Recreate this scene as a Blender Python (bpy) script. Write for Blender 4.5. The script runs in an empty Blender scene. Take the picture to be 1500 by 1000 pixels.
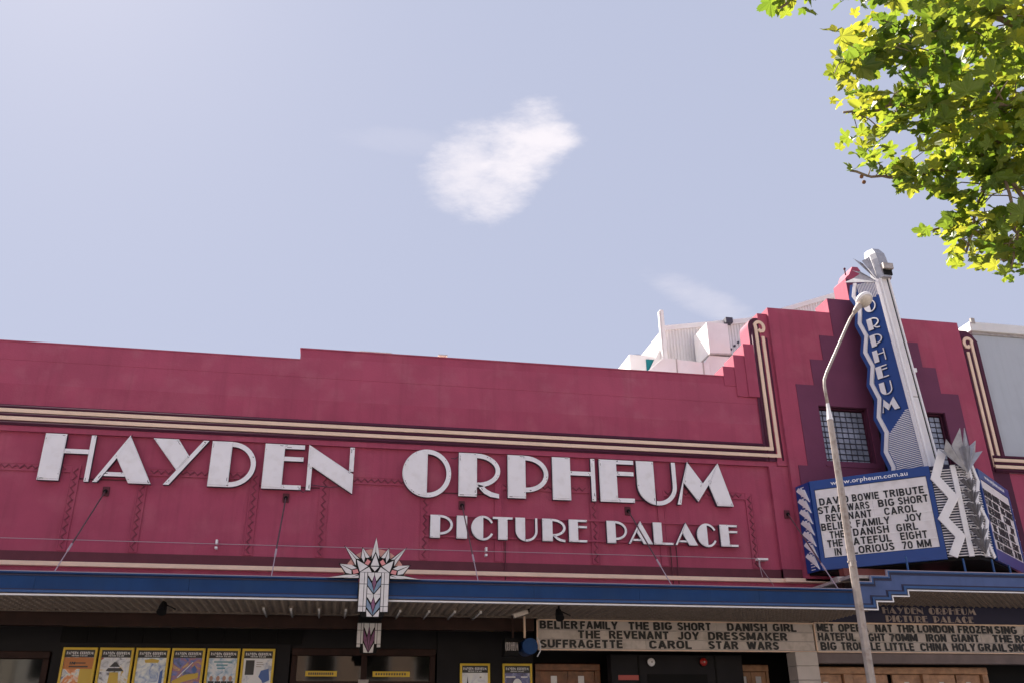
import bpy, bmesh, math, random
from mathutils import Vector, Matrix
from mathutils.geometry import tessellate_polygon
R_ = math.radians
random.seed(7)
scene = bpy.context.scene
col = scene.collection

# ---------------------------------------------------------------- camera, sky, sun, exposure
EYE = Vector((0, -20, 1.6))
right = Vector((0.9817254, -0.19000257, -0.01068942))
up = Vector((-0.06867379, -0.4060971, 0.91124588))
fwd = Vector((0.17748, 0.89385915, 0.41172403))
cam = bpy.data.cameras.new('camera')
cam.sensor_width = 36; cam.lens = 36 * 1318.2 / 1500
cam.clip_start = .05; cam.clip_end = 3000
camo = bpy.data.objects.new('camera', cam); col.objects.link(camo)
m = Matrix.Identity(4)
for i in range(3):
    m[i][0] = right[i]; m[i][1] = up[i]; m[i][2] = -fwd[i]; m[i][3] = EYE[i]
camo.matrix_world = m
scene.camera = camo

SUN_EL, SUN_AZ = R_(48), R_(-26)
world = bpy.data.worlds.new('World'); scene.world = world; world.use_nodes = True
wn = world.node_tree; wl = wn.links
bg = wn.nodes['Background']; bg.inputs[1].default_value = 0.15
sky = wn.nodes.new('ShaderNodeTexSky'); sky.sky_type = 'NISHITA'; sky.sun_disc = False
sky.sun_elevation = SUN_EL; sky.sun_rotation = SUN_AZ
sky.air_density = 1.0; sky.dust_density = 1.6; sky.ozone_density = 1.0
def WN(t, **k):
    n = wn.nodes.new(t)
    for a, b in k.items(): setattr(n, a, b)
    return n
# thin high haze whitens the blue evenly over the whole sky
hz = WN('ShaderNodeMix', data_type='RGBA'); hz.inputs[0].default_value = .983
wl.new(sky.outputs[0], hz.inputs[6]); hz.inputs[7].default_value = (.960, 1.035, 1.35, 1)
# small clouds: soft ellipses round fixed sky directions, torn by noise
tc = WN('ShaderNodeTexCoord')
def wmath(op, a, b=None, c=None):
    n = WN('ShaderNodeMath', operation=op)
    for i, v in enumerate((a, b, c)):
        if v is None: continue
        if isinstance(v, (int, float)): n.inputs[i].default_value = v
        else: wl.new(v, n.inputs[i])
    return n.outputs[0]
def wdot(vec, const):
    n = WN('ShaderNodeVectorMath', operation='DOT_PRODUCT'); wl.new(vec, n.inputs[0]); n.inputs[1].default_value = const
    return n.outputs['Value']
def sky_dir(px, py):
    return (fwd + (px - 750) / 1318.2 * right - (py - 500) / 1318.2 * up).normalized()
noise = WN('ShaderNodeTexNoise'); noise.inputs['Scale'].default_value = 9; noise.inputs['Detail'].default_value = 9
noise.inputs['Roughness'].default_value = .62; wl.new(tc.outputs['Generated'], noise.inputs['Vector'])
streak = WN('ShaderNodeTexNoise'); streak.inputs['Scale'].default_value = 30; streak.inputs['Detail'].default_value = 8
streak.inputs['Roughness'].default_value = .65
mp = WN('ShaderNodeMapping'); mp.inputs['Scale'].default_value = (1, 1, 3); mp.inputs['Rotation'].default_value = (0, .6, 0)
wl.new(tc.outputs['Generated'], mp.inputs[0]); wl.new(mp.outputs[0], streak.inputs['Vector'])
mask = None
# (azimuth/elevation seen from the street, half sizes, tilt, strength)
for (cx, cy, a, b, tilt, gain) in ((745, 238, .070, .040, 46, 1.0), (700, 250, .054, .046, 10, .85), (790, 205, .044, .022, 4, 1.0), (722, 276, .038, .036, 60, .85), (1030, 440, .066, .018, -25, .30), (600, 208, .07, .014, -5, .10)):
    D = sky_dir(cx, cy); t = R_(tilt)
    U = (right * math.cos(t) + up * math.sin(t)); U = (U - D * U.dot(D)).normalized(); V = D.cross(U)
    du = wmath('DIVIDE', wdot(tc.outputs['Generated'], U), a)
    dv = wmath('DIVIDE', wdot(tc.outputs['Generated'], V), b)
    r2 = wmath('ADD', wmath('MULTIPLY', du, du), wmath('MULTIPLY', dv, dv))
    r2 = wmath('ADD', r2, wmath('MULTIPLY', wmath('SUBTRACT', noise.outputs['Fac'], .5), 1.5))
    r2 = wmath('ADD', r2, wmath('MULTIPLY', wmath('SUBTRACT', streak.outputs['Fac'], .5), 1.8))
    front = wmath('GREATER_THAN', wdot(tc.outputs['Generated'], D), 0)
    mr = WN('ShaderNodeMapRange', interpolation_type='SMOOTHSTEP'); wl.new(r2, mr.inputs[0])
    mr.inputs[1].default_value = 1.5; mr.inputs[2].default_value = -.25; mr.inputs[3].default_value = 0; mr.inputs[4].default_value = gain
    v = wmath('MULTIPLY', mr.outputs[0], front)
    mask = v if mask is None else wmath('MAXIMUM', mask, v)
cl = WN('ShaderNodeMix', data_type='RGBA'); wl.new(wmath('MULTIPLY', mask, .92), cl.inputs[0])
wl.new(hz.outputs[2], cl.inputs[6]); cl.inputs[7].default_value = (1.95, 1.84, 1.93, 1)
wl.new(cl.outputs[2], bg.inputs[0])

sun = bpy.data.lights.new('sun', 'SUN'); sun.energy = 4.8; sun.angle = R_(.53); sun.color = (1, .93, .82)
suno = bpy.data.objects.new('sun', sun); col.objects.link(suno)
sd = Vector((math.sin(SUN_AZ) * math.cos(SUN_EL), math.cos(SUN_AZ) * math.cos(SUN_EL), math.sin(SUN_EL)))
suno.rotation_euler = sd.to_track_quat('Z', 'Y').to_euler()
vs = scene.view_settings; vs.view_transform = 'Standard'; vs.look = 'None'; vs.gamma = 1; vs.use_curve_mapping = False
vs.exposure = 1.8

# ---------------------------------------------------------------- materials
def mat(name, color, rough=.6, var=.0, vscale=3, bump=0, bscale=60, metal=0, spec=.5, stain=None, stain_amt=0, stain_scale=1.2, streaks=0, chips=None, trans=0):
    M = bpy.data.materials.new(name); M.use_nodes = True; nt = M.node_tree; L = nt.links
    b = nt.nodes['Principled BSDF']
    b.inputs['Roughness'].default_value = rough; b.inputs['Metallic'].default_value = metal
    b.inputs['Specular IOR Level'].default_value = spec
    b.inputs['Base Color'].default_value = (*color, 1)
    tcn = nt.nodes.new('ShaderNodeTexCoord'); cur = None
    geo = nt.nodes.new('ShaderNodeNewGeometry')
    P = geo.outputs['Position']
    def nz(scale, detail=5, vec=P, rough_=.55):
        n = nt.nodes.new('ShaderNodeTexNoise'); n.inputs['Scale'].default_value = scale; n.inputs['Detail'].default_value = detail
        n.inputs['Roughness'].default_value = rough_; L.new(vec, n.inputs['Vector']); return n.outputs['Fac']
    def mix(fac, a, bcol):
        x = nt.nodes.new('ShaderNodeMix'); x.data_type = 'RGBA'
        L.new(fac, x.inputs[0])
        if isinstance(a, tuple): x.inputs[6].default_value = (*a, 1)
        else: L.new(a, x.inputs[6])
        x.inputs[7].default_value = (*bcol, 1); return x.outputs[2]
    def ramp(v, lo, hi, out=1.0):
        r = nt.nodes.new('ShaderNodeMapRange'); r.inputs[1].default_value = lo; r.inputs[2].default_value = hi; r.inputs[4].default_value = out
        L.new(v, r.inputs[0]); return r.outputs[0]
    cur = color
    if var:
        cur = mix(ramp(nz(vscale), .3, .7), tuple(c * (1 - var) for c in color), tuple(min(1, c * (1 + var)) for c in color))
    if stain:
        cur = mix(ramp(nz(stain_scale, 7), .5, .75, stain_amt), cur, stain)
    if streaks:
        mpn = nt.nodes.new('ShaderNodeMapping'); mpn.inputs['Scale'].default_value = (5, 5, .35); L.new(P, mpn.inputs[0])
        cur = mix(ramp(nz(1.3, 6, mpn.outputs[0]), .5, .8, streaks), cur, tuple(c * .55 for c in color))
    if chips:
        a = ramp(nz(5.5, 3), .55, .62); bb = ramp(nz(34, 2), .60, .64)
        mu = nt.nodes.new('ShaderNodeMath'); mu.operation = 'MULTIPLY'; L.new(a, mu.inputs[0]); L.new(bb, mu.inputs[1])
        cur = mix(mu.outputs[0], cur, chips)
    if not isinstance(cur, tuple): L.new(cur, b.inputs['Base Color'])
    if bump:
        bn = nt.nodes.new('ShaderNodeBump'); bn.inputs['Strength'].default_value = bump; bn.inputs['Distance'].default_value = .01
        L.new(nz(bscale, 6), bn.inputs['Height']); L.new(bn.outputs[0], b.inputs['Normal'])
    return M
STUCCO = mat('maroon_stucco', (.375, .060, .115), .85, .10, 1.1, .4, 26, stain=(.45, .115, .165), stain_amt=.6, streaks=.38)
STUCCO2 = mat('maroon_stucco_faded', (.388, .068, .125), .85, .10, .9, .35, 30, stain=(.47, .15, .20), stain_amt=.6, streaks=.30)
PURPLE = mat('purple_stucco', (.150, .036, .085), .85, .08, 1.5, .3, 28)
PLINTH = mat('dark_maroon_paint', (.115, .026, .040), .85, .12, 3, .2, 30)
RELIEF_SHADE = mat('maroon_relief_shade', (.21, .036, .066), .8, .25, 6)  # darker maroon that paints relief shade into the zigzag mouldings
DKPURP = mat('dark_purple_paint', (.085, .020, .045), .7, .1, 3, spec=.25)
CREAM = mat('cream_paint', (.86, .62, .47), .6, .05, 4, stain=(.6, .42, .30), stain_amt=.3)
WHITE = mat('white_enamel', (.88, .84, .86), .42, .03, 2, stain=(.62, .55, .51), stain_amt=.3, stain_scale=5)
WHITE2 = mat('white_metal', (.86, .82, .83), .45, .06, 3, stain=(.55, .5, .45), stain_amt=.25, stain_scale=3, streaks=.1)
RETURN = mat('dark_letter_return', (.05, .045, .07), .6)
BLUE = mat('blue_fascia_paint', (.008, .045, .155), .55, .15, 1.5, spec=.22, stain=(.018, .05, .12), stain_amt=.6, streaks=.3)
BLUE2 = mat('lighter_blue_fascia', (.085, .125, .28), .55, .10, 2, spec=.25, stain=(.04, .065, .15), stain_amt=.6, streaks=.35)  # lighter blue, kept to the stepped part of the fascia
BLUET = mat('blue_trim_paint', (.014, .070, .22), .45, .1, 3)
BLUES = mat('royal_blue_enamel', (.006, .046, .23), .35, .06, 3)
LIP = mat('lilac_metal_lip', (.30, .27, .34), .5)
NAVY = mat('navy_paint', (.018, .016, .055), .6, .1, 3)
BLACK = mat('black_paint', (.007, .006, .006), .7, spec=.2)
DARKG = mat('charcoal_panel', (.014, .012, .014), .65, .15, 2, spec=.25)
BROWNB = mat('dark_brown_timber', (.032, .012, .009), .6, .3, 5, spec=.25)
WOOD = mat('varnished_timber', (.20, .075, .030), .45, .35, 7, stain=(.10, .035, .015), stain_amt=.7, stain_scale=6)
WOODL = mat('honey_timber', (.46, .25, .14), .5, .25, 6, stain=(.22, .09, .04), stain_amt=.7, stain_scale=5)
REDB = mat('red_oxide_steel', (.19, .045, .035), .6, .2, 4)
STONE = mat('painted_stone', (.20, .155, .15), .8, .15, 3, .2, 30)
TILE = mat('cream_tile', (.55, .47, .42), .4, .08, 3)
SOFFIT = mat('pressed_metal_soffit', (.27, .205, .165), .6, .15, 6, .0)
GREYW = mat('pale_grey_wall', (.47, .49, .54), .8, .06, 1.2, .25, 22, stain=(.40, .43, .47), stain_amt=.6, streaks=.25)
WCOR = mat('white_roof_sheet', (.76, .73, .73), .5, .05, 4, stain=(.6, .5, .42), stain_amt=.3, stain_scale=2)
TEAL = mat('teal_panel', (.0, .17, .19), .5)
SILVER = mat('silver_leaf_metal', (.40, .39, .42), .42, .15, 8, metal=.35, stain=(.24, .22, .23), stain_amt=.6, stain_scale=9)
LEAFM = mat('dull_grey_metal', (.20, .185, .19), .4, .2, 8, metal=.35)
GALV = mat('galvanised_steel', (.42, .37, .35), .55, .18, 7, stain=(.25, .19, .17), stain_amt=.5, stain_scale=9, metal=.2)
PALEST = mat('painted_lamp_steel', (.44, .37, .33), .5, .15, 6, stain=(.20, .13, .10), stain_amt=.7, stain_scale=8, streaks=.4)
ROD = mat('rusty_rod', (.10, .045, .055), .6, .2, 9)
WIREM = mat('steel_wire', (.42, .32, .36), .5)
YELLOW = mat('yellow_frame_paint', (.78, .52, .03), .4, .08, 6)
BOARDW = mat('opal_board_panel', (.80, .74, .74), .45, .06, 3, stain=(.5, .42, .38), stain_amt=.45, stain_scale=4)
BOARDW2 = mat('aged_opal_panel', (.58, .50, .46), .45, .10, 3, stain=(.30, .25, .20), stain_amt=.7, stain_scale=5)
BLETTER = mat('black_board_letter', (.010, .009, .011), .5)
GLASSD = mat('dark_window_glass', (.006, .006, .006), .05, spec=.35)
BLOCK = mat('glass_block', (.26, .28, .36), .14, .4, 2.2, .6, 18, spec=.9)
MORTAR = mat('block_mortar', (.030, .012, .022), .8)
ASPHALT = mat('asphalt', (.060, .058, .056), .9, .2, 2, .5, 80)
PAVING = mat('concrete_paving', (.30, .28, .26), .9, .12, 3, .3, 40)
KERB = mat('kerb_stone', (.34, .33, .31), .85, .1, 5)
LINE = mat('road_line_paint', (.75, .75, .72), .7, .1, 8)
REDL = mat('red_siren_plastic', (.40, .02, .015), .3)
OPAL = mat('opal_glass', (.70, .67, .68), .25, .08, 9)
PINKG = mat('pink_glass', (.68, .26, .27), .25, .08, 9)
PEACHG = mat('peach_glass', (.62, .29, .25), .35, .08, 9)
PURPG = mat('purple_glass', (.20, .07, .17), .2, .3, 20)
BLUG = mat('blue_grey_glass', (.16, .25, .38), .2, .2, 12)
BARK = mat('plane_tree_bark', (.16, .12, .09), .85, .35, 9, .5, 40)
SEED = mat('brown_seed_ball', (.14, .06, .03), .9)

def leaf_mat(name, c, tcol):
    M = bpy.data.materials.new(name); M.use_nodes = True; nt = M.node_tree; L = nt.links
    for n in list(nt.nodes): nt.nodes.remove(n)
    out = nt.nodes.new('ShaderNodeOutputMaterial'); geo = nt.nodes.new('ShaderNodeNewGeometry')
    n = nt.nodes.new('ShaderNodeTexNoise'); n.inputs['Scale'].default_value = 2.5; n.inputs['Detail'].default_value = 6; L.new(geo.outputs['Position'], n.inputs['Vector'])
    r = nt.nodes.new('ShaderNodeMapRange'); L.new(n.outputs['Fac'], r.inputs[0]); r.inputs[1].default_value = .35; r.inputs[2].default_value = .65
    def mx(a, b):
        x = nt.nodes.new('ShaderNodeMix'); x.data_type = 'RGBA'; L.new(r.outputs[0], x.inputs[0]); x.inputs[6].default_value = (*a, 1); x.inputs[7].default_value = (*b, 1); return x.outputs[2]
    d = nt.nodes.new('ShaderNodeBsdfPrincipled'); d.inputs['Roughness'].default_value = .42
    L.new(mx(c, tuple(v * 1.5 for v in c)), d.inputs['Base Color'])
    t = nt.nodes.new('ShaderNodeBsdfTranslucent'); L.new(mx(tcol, (tcol[0] * 1.35, tcol[1] * 1.12, tcol[2])), t.inputs[0])
    s = nt.nodes.new('ShaderNodeMixShader'); s.inputs[0].default_value = .52; L.new(d.outputs[0], s.inputs[1]); L.new(t.outputs[0], s.inputs[2])
    L.new(s.outputs[0], out.inputs[0]); return M
LEAF = [leaf_mat('leaf_green', (.058, .100, .016), (.24, .33, .028)),
        leaf_mat('leaf_yellow_green', (.080, .120, .018), (.34, .38, .035)),
        leaf_mat('leaf_deep_green', (.040, .078, .013), (.15, .25, .022))]
LEAFBROWN = leaf_mat('leaf_browned', (.20, .10, .02), (.5, .25, .03))

# ---------------------------------------------------------------- geometry helpers
class Fr:                                   # an affine frame: point(u, v, w)
    def __init__(s, O, U, V, N): s.O, s.U, s.V, s.N = map(Vector, (O, U, V, N))
    def p(s, u, v, w=0): return s.O + s.U * u + s.V * v + s.N * w
FRONT = Fr((0, 0, 0), (1, 0, 0), (0, 0, 1), (0, -1, 0))
class MB:
    def __init__(s): s.v = []; s.f = []; s.m = []
    def add(s, vs_, fs, mi=0):
        o = len(s.v); s.v += [tuple(x) for x in vs_]; s.f += [tuple(o + i for i in f) for f in fs]; s.m += [mi] * len(fs)
        return s
    def box(s, x0, x1, y0, y1, z0, z1, mi=0):
        vs_ = [(x, y, z) for z in (z0, z1) for y in (y0, y1) for x in (x0, x1)]
        return s.add(vs_, [(0, 2, 3, 1), (4, 5, 7, 6), (0, 1, 5, 4), (2, 6, 7, 3), (0, 4, 6, 2), (1, 3, 7, 5)], mi)
    def prism(s, F, outer, w0, w1, holes=(), mi=0, side=None):
        loops = [list(outer)] + [list(h) for h in holes]
        flat = [q for l in loops for q in l]; n = len(flat)
        tri = tessellate_polygon([[Vector((a, b, 0)) for a, b in l] for l in loops])
        vs_ = [F.p(a, b, w1) for a, b in flat] + [F.p(a, b, w0) for a, b in flat]
        up_ = (F.U.cross(F.V)).dot(F.N) > 0
        fs = []
        for t in tri:
            a, b, c = [Vector(flat[i]) for i in t]
            ccw = (b - a).cross(c - a) > 0
            if ccw != up_: t = (t[0], t[2], t[1])
            fs.append(tuple(t)); fs.append((t[2] + n, t[1] + n, t[0] + n))
        s.add(vs_, fs, mi)
        base = len(s.v) - 2 * n; o = 0
        for li, l in enumerate(loops):
            area = sum(l[i][0] * l[(i + 1) % len(l)][1] - l[(i + 1) % len(l)][0] * l[i][1] for i in range(len(l)))
            pos = (area > 0) == (li == 0)
            for i in range(len(l)):
                a = base + o + i; b = base + o + (i + 1) % len(l)
                q = (a, a + n, b + n, b) if pos == up_ else (b, b + n, a + n, a)
                s.f.append(q); s.m.append(mi if side is None else side)
            o += len(l)
        return s
    def rect(s, F, u0, u1, v0, v1, w0, w1, mi=0):
        return s.prism(F, [(u0, v0), (u1, v0), (u1, v1), (u0, v1)], w0, w1, mi=mi)
    def tube(s, pts, rad, n=8, mi=0):
        pts = [Vector(p) for p in pts]; rs = rad if isinstance(rad, (list, tuple)) else [rad] * len(pts)
        ref = None; vs_ = []
        for i, p in enumerate(pts):
            t = (pts[min(i + 1, len(pts) - 1)] - pts[max(i - 1, 0)]).normalized()
            if ref is None: ref = t.orthogonal().normalized()
            a = (ref - t * ref.dot(t)).normalized(); ref = a; b = t.cross(a)
            for k in range(n):
                th = 2 * math.pi * k / n; vs_.append(p + (a * math.cos(th) + b * math.sin(th)) * rs[i])
        fs = []
        for i in range(len(pts) - 1):
            for k in range(n):
                k2 = (k + 1) % n; fs.append((i * n + k, i * n + k2, (i + 1) * n + k2, (i + 1) * n + k))
        fs.append(tuple(reversed(range(n)))); fs.append(tuple((len(pts) - 1) * n + k for k in range(n)))
        return s.add(vs_, fs, mi)
    def ribbon(s, F, pts, half, w0, w1, mi=0):   # a strip of constant width along a polyline in the frame's plane
        P = [Vector(p) for p in pts]; l = []; r = []
        for i, p in enumerate(P):
            d0 = (P[i] - P[i - 1]).normalized() if i else (P[1] - P[0]).normalized()
            d1 = (P[i + 1] - P[i]).normalized() if i < len(P) - 1 else d0
            t = (d0 + d1).normalized(); k = half / max(.35, t.dot(d1)); nn = Vector((-t.y, t.x)) * k
            l.append(tuple(p + nn)); r.append(tuple(p - nn))
        return s.prism(F, r + l[::-1], w0, w1, mi=mi)
    def sphere(s, c, rx, ry=None, rz=None, n=12, k=8, rot=None, mi=0):
        ry = ry or rx; rz = rz or rx; vs_ = []
        for j in range(k + 1):
            ph = math.pi * j / k
            for i in range(n):
                th = 2 * math.pi * i / n
                q = Vector((rx * math.sin(ph) * math.cos(th), ry * math.sin(ph) * math.sin(th), rz * math.cos(ph)))
                if rot: q = rot @ q
                vs_.append(Vector(c) + q)
        fs = [(j * n + i, (j + 1) * n + i, (j + 1) * n + (i + 1) % n, j * n + (i + 1) % n) for j in range(k) for i in range(n)]
        return s.add(vs_, fs, mi)
    def mesh(s, name, mats, origin=(0, 0, 0)):
        me = bpy.data.meshes.new(name)
        o = Vector(origin)
        me.from_pydata([tuple(Vector(v) - o) for v in s.v], [], s.f)
        for M in (mats if isinstance(mats, (list, tuple)) else [mats]): me.materials.append(M)
        me.polygons.foreach_set('material_index', s.m); me.update()
        return me
    def build(s, name, mats, parent=None, bevel=0, smooth=False):
        me = s.mesh(name, mats, parent.matrix_base if False else base_of(parent))
        ob = bpy.data.objects.new(name, me); col.objects.link(ob)
        if parent: ob.parent = parent
        if bevel:
            b = ob.modifiers.new('bevel', 'BEVEL'); b.width = bevel; b.segments = 2; b.limit_method = 'ANGLE'
        if smooth:
            for p in me.polygons: p.use_smooth = True
        return ob
BASE = {}
def base_of(o):
    return BASE.get(o.name, Vector((0, 0, 0))) if o else Vector((0, 0, 0))
def thing(name, label, cat, loc=(0, 0, 0), group=None):
    o = bpy.data.objects.new(name, None); col.objects.link(o); o.location = loc; o.empty_display_size = .2
    BASE[o.name] = Vector(loc); o['label'] = label; o['category'] = cat
    if group: o['group'] = group
    return o
def sub(ob, parent):                         # make ob (built in the same base) a child of a part
    ob.parent = parent; return ob
def child(name, mb, mats, part, root, **k):
    ob = mb.build(name, mats, root, **k); ob.parent = part; return ob
def inst(name, me, parent, loc, base, scale=None, rot=None):
    o = bpy.data.objects.new(name, me); col.objects.link(o); o.parent = parent; o.location = Vector(loc) - base
    if scale: o.scale = scale
    if rot: o.rotation_euler = rot
    return o
def struct(name, mb, mats, **k):
    o = mb.build(name, mats, None, **k); o['kind'] = 'structure'; return o

# ---------------------------------------------------------------- deco letter shapes (unit height, real width)
def arc(cx, cy, rx, ry, a0, a1, n=18):
    return [(cx + rx * math.cos(R_(a0 + (a1 - a0) * i / n)), cy + ry * math.sin(R_(a0 + (a1 - a0) * i / n))) for i in range(n + 1)]
def rc(x0, y0, x1, y1): return [(x0, y0), (x1, y0), (x1, y1), (x0, y1)]
T, S = .43, .10
def ring(cx, cy, rx, ry, a0, a1, s=S, n=18): return arc(cx, cy, rx, ry, a0, a1, n) + arc(cx, cy, rx - s, ry - s, a1, a0, n)
G = {   # width, thick strokes, thin strokes
 'H': (1.02, [rc(0, 0, T, 1.02)], [rc(.92, 0, 1.02, 1.02), rc(T, .60, .92, .70)]),
 'A': (1.18, [[(.613, 1.06), (1.18, 0), (.72, 0), (.41, .54)]], [[(0, 0), (.10, 0), (.41, .54), (.613, 1.06)][:2] + [(.41, .54), (.613, 1.06)], [(.20, .14), (.64, .14), (.59, .23), (.25, .23)]]),
 'Y': (1.17, [[(0, 1.02), (.53, 1.02), (.80, .64), (.57, .32)]], [[(1.05, 1.02), (1.17, 1.02), (.45, 0), (.33, 0)]]),
 'D': (.97, [rc(0, 0, T, 1.02)], [ring(T, .51, .54, .51, -90, 90, .11)]),
 'E': (.86, [rc(0, 0, T, 1.02)], [rc(T, .92, .86, 1.02), rc(T, .64, .85, .74), rc(T, 0, .84, .10)]),
 'N': (1.01, [[(0, 1.04), (.90, .47), (1.01, .40), (1.01, -.05), (.10, .53), (0, .53)]], [rc(0, 0, .10, .53), rc(.91, .46, 1.01, 1.02)]),
 'O': (1.12, [arc(.57, .5, .57, .56, 90, 270, 26)], [ring(.57, .5, .55, .56, -90, 90, .11, 26)]),
 'R': (.98, [rc(0, 0, T, 1.02)], [ring(T, .62, .55, .40, -90, 90, .11), [(T, .30), (.50, .18), (.60, .08), (.74, .01), (.95, -.02), (.95, .08), (.78, .12), (.66, .18), (.58, .26)]]),
 'P': (.98, [rc(0, 0, T, 1.02)], [ring(T, .585, .55, .435, -90, 90, .11)]),
 'U': (.98, [[(0, 1.02), (0, .44)] + arc(.49, .44, .49, .48, 180, 263, 10) + [(T, 1.02)]], [ring(.49, .44, .49, .48, -95, 0, .10, 12)[:0] + arc(.49, .44, .49, .48, -95, 0, 12) + [(.98, 1.02), (.88, 1.02)] + arc(.49, .44, .39, .38, 0, -95, 12)]),
 'M': (1.42, [[(.33, 1.06), (.69, .54), (.53, .08), (.20, .53)], [(1.12, 1.06), (1.42, 0), (1.0, 0), (.83, .50)]], [[(0, 0), (.10, 0), (.20, .53), (.33, 1.06)], [(.53, .08), (.83, .50), (1.12, 1.06), (.69, .54)]]),
 'I': (.45, [rc(0, 0, .45, 1.02)], []),
 'C': (1.0, [arc(.55, .5, .55, .55, 90, 270, 22)], [ring(.55, .5, .50, .55, 28, 90, .10, 10), ring(.55, .5, .50, .55, -90, -28, .10, 10)]),
 'T': (.92, [rc(.24, 0, .68, .92)], [rc(0, .92, .92, 1.02)]),
 'L': (.96, [rc(0, 0, T, 1.02)], [rc(T, 0, .96, .10)]),
}
G['V'] = (.9, [[(0, 1.02), (.45, 1.02), (.6, 0)]], [[(.8, 1.02), (.9, 1.02), (.6, 0)]])
def deco(mb, ch, F, u0, u1, v0, h, w0, w1, step=.006, plate=True, mi=0):
    W, thick, thin = G[ch]; sx = (u1 - u0) / W
    f = lambda poly: [(u0 + a * sx, v0 + b * h) for a, b in poly]
    for p in thick:
        mb.prism(F, f(p), w0, w1 + step, mi=mi, side=1)
        if plate:
            c = Vector((sum(a for a, b in p) / len(p), sum(b for a, b in p) / len(p))); k = .93
            q = [(c.x + (a - c.x) * k, c.y + (b - c.y) * k) for a, b in p]
            mb.prism(F, f(q), w1 + step, w1 + step + .007, mi=2, side=1)
    for p in thin: mb.prism(F, f(p), w0, w1, mi=mi, side=1)

# ---------------------------------------------------------------- block letters for the changeable boards
_glyph = {}
def c_(cx, cy, rx, ry, a0, a1, n=8): return arc(cx, cy, rx, ry, a0, a1, n)
BW = .62
SK = {  # centre lines of condensed block capitals, box 0..w by 0..1 (width, strokes)
 'A': (.74, [[(.09, 0), (.37, 1)], [(.37, 1), (.65, 0)], [(.18, .30), (.56, .30)]]),
 'B': (.64, [[(.09, 0), (.09, 1)], [(.09, .91), (.34, .91)] + c_(.34, .72, .17, .19, 80, -80, 6) + [(.09, .53)], [(.09, .50), (.36, .50)] + c_(.36, .295, .18, .205, 80, -80, 6) + [(.09, .09)]]),
 'C': (.66, [c_(.34, .68, .24, .23, 10, 180) + c_(.34, .32, .24, .23, 180, 350)]),
 'D': (.66, [[(.09, 0), (.09, 1)], [(.09, .91), (.28, .91)] + c_(.30, .64, .26, .27, 80, 0, 5) + c_(.30, .36, .26, .27, 0, -80, 5) + [(.28, .09), (.09, .09)]]),
 'E': (.58, [[(.09, 0), (.09, 1)], [(.09, .91), (.56, .91)], [(.09, .52), (.52, .52)], [(.09, .09), (.56, .09)]]),
 'F': (.55, [[(.09, 0), (.09, 1)], [(.09, .91), (.54, .91)], [(.09, .50), (.48, .50)]]),
 'G': (.70, [c_(.34, .68, .24, .23, 20, 180) + c_(.34, .32, .24, .23, 180, 360) + [(.58, .46)], [(.36, .46), (.67, .46)]]),
 'H': (.66, [[(.09, 0), (.09, 1)], [(.57, 0), (.57, 1)], [(.09, .52), (.57, .52)]]),
 'I': (.20, [[(.10, 0), (.10, 1)]]),
 'J': (.55, [[(.46, 1), (.46, .30)] + c_(.27, .29, .19, .20, 0, -180)]),
 'K': (.68, [[(.09, 0), (.09, 1)], [(.09, .36), (.58, 1)], [(.26, .56), (.62, 0)]]),
 'L': (.55, [[(.09, 0), (.09, 1)], [(.09, .09), (.54, .09)]]),
 'M': (.84, [[(.09, 0), (.09, 1)], [(.12, .98), (.42, .12)], [(.42, .12), (.72, .98)], [(.75, 0), (.75, 1)]]),
 'N': (.68, [[(.09, 0), (.09, 1)], [(.11, .96), (.57, .04)], [(.59, 0), (.59, 1)]]),
 'O': (.70, [c_(.35, .67, .25, .24, 0, 180) + c_(.35, .33, .25, .24, 180, 360) + [(.60, .68)]]),
 'P': (.62, [[(.09, 0), (.09, 1)], [(.09, .91), (.34, .91)] + c_(.34, .69, .19, .22, 80, -80, 6) + [(.09, .47)]]),
 'R': (.66, [[(.09, 0), (.09, 1)], [(.09, .91), (.36, .91)] + c_(.36, .72, .18, .19, 80, -80, 6) + [(.09, .53)], [(.34, .50), (.60, 0)]]),
 'S': (.62, [c_(.31, .72, .21, .19, 15, 200, 9) + [(.24, .56), (.38, .46)] + c_(.31, .29, .21, .20, 20, -165, 9)]),
 'T': (.62, [[(.31, 0), (.31, 1)], [(.02, .91), (.60, .91)]]),
 'U': (.66, [[(.09, 1), (.09, .33)] + c_(.33, .31, .24, .22, 180, 360) + [(.57, 1)]]),
 'V': (.70, [[(.07, 1), (.35, .03)], [(.35, .03), (.63, 1)]]),
 'W': (.96, [[(.07, 1), (.27, .03)], [(.27, .03), (.48, .96)], [(.48, .96), (.69, .03)], [(.69, .03), (.89, 1)]]),
 'X': (.70, [[(.07, 1), (.63, 0)], [(.63, 1), (.07, 0)]]),
 'Y': (.68, [[(.06, 1), (.34, .42)], [(.62, 1), (.34, .42)], [(.34, .46), (.34, 0)]]),
 'Z': (.62, [[(.04, .91), (.58, .91)], [(.54, .88), (.08, .12)], [(.04, .09), (.59, .09)]]),
 '0': (.64, [c_(.32, .67, .22, .24, 0, 180) + c_(.32, .33, .22, .24, 180, 360) + [(.54, .68)]]),
 '7': (.58, [[(.03, .91), (.54, .91)], [(.52, .90), (.20, 0)]]),
}
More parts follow.
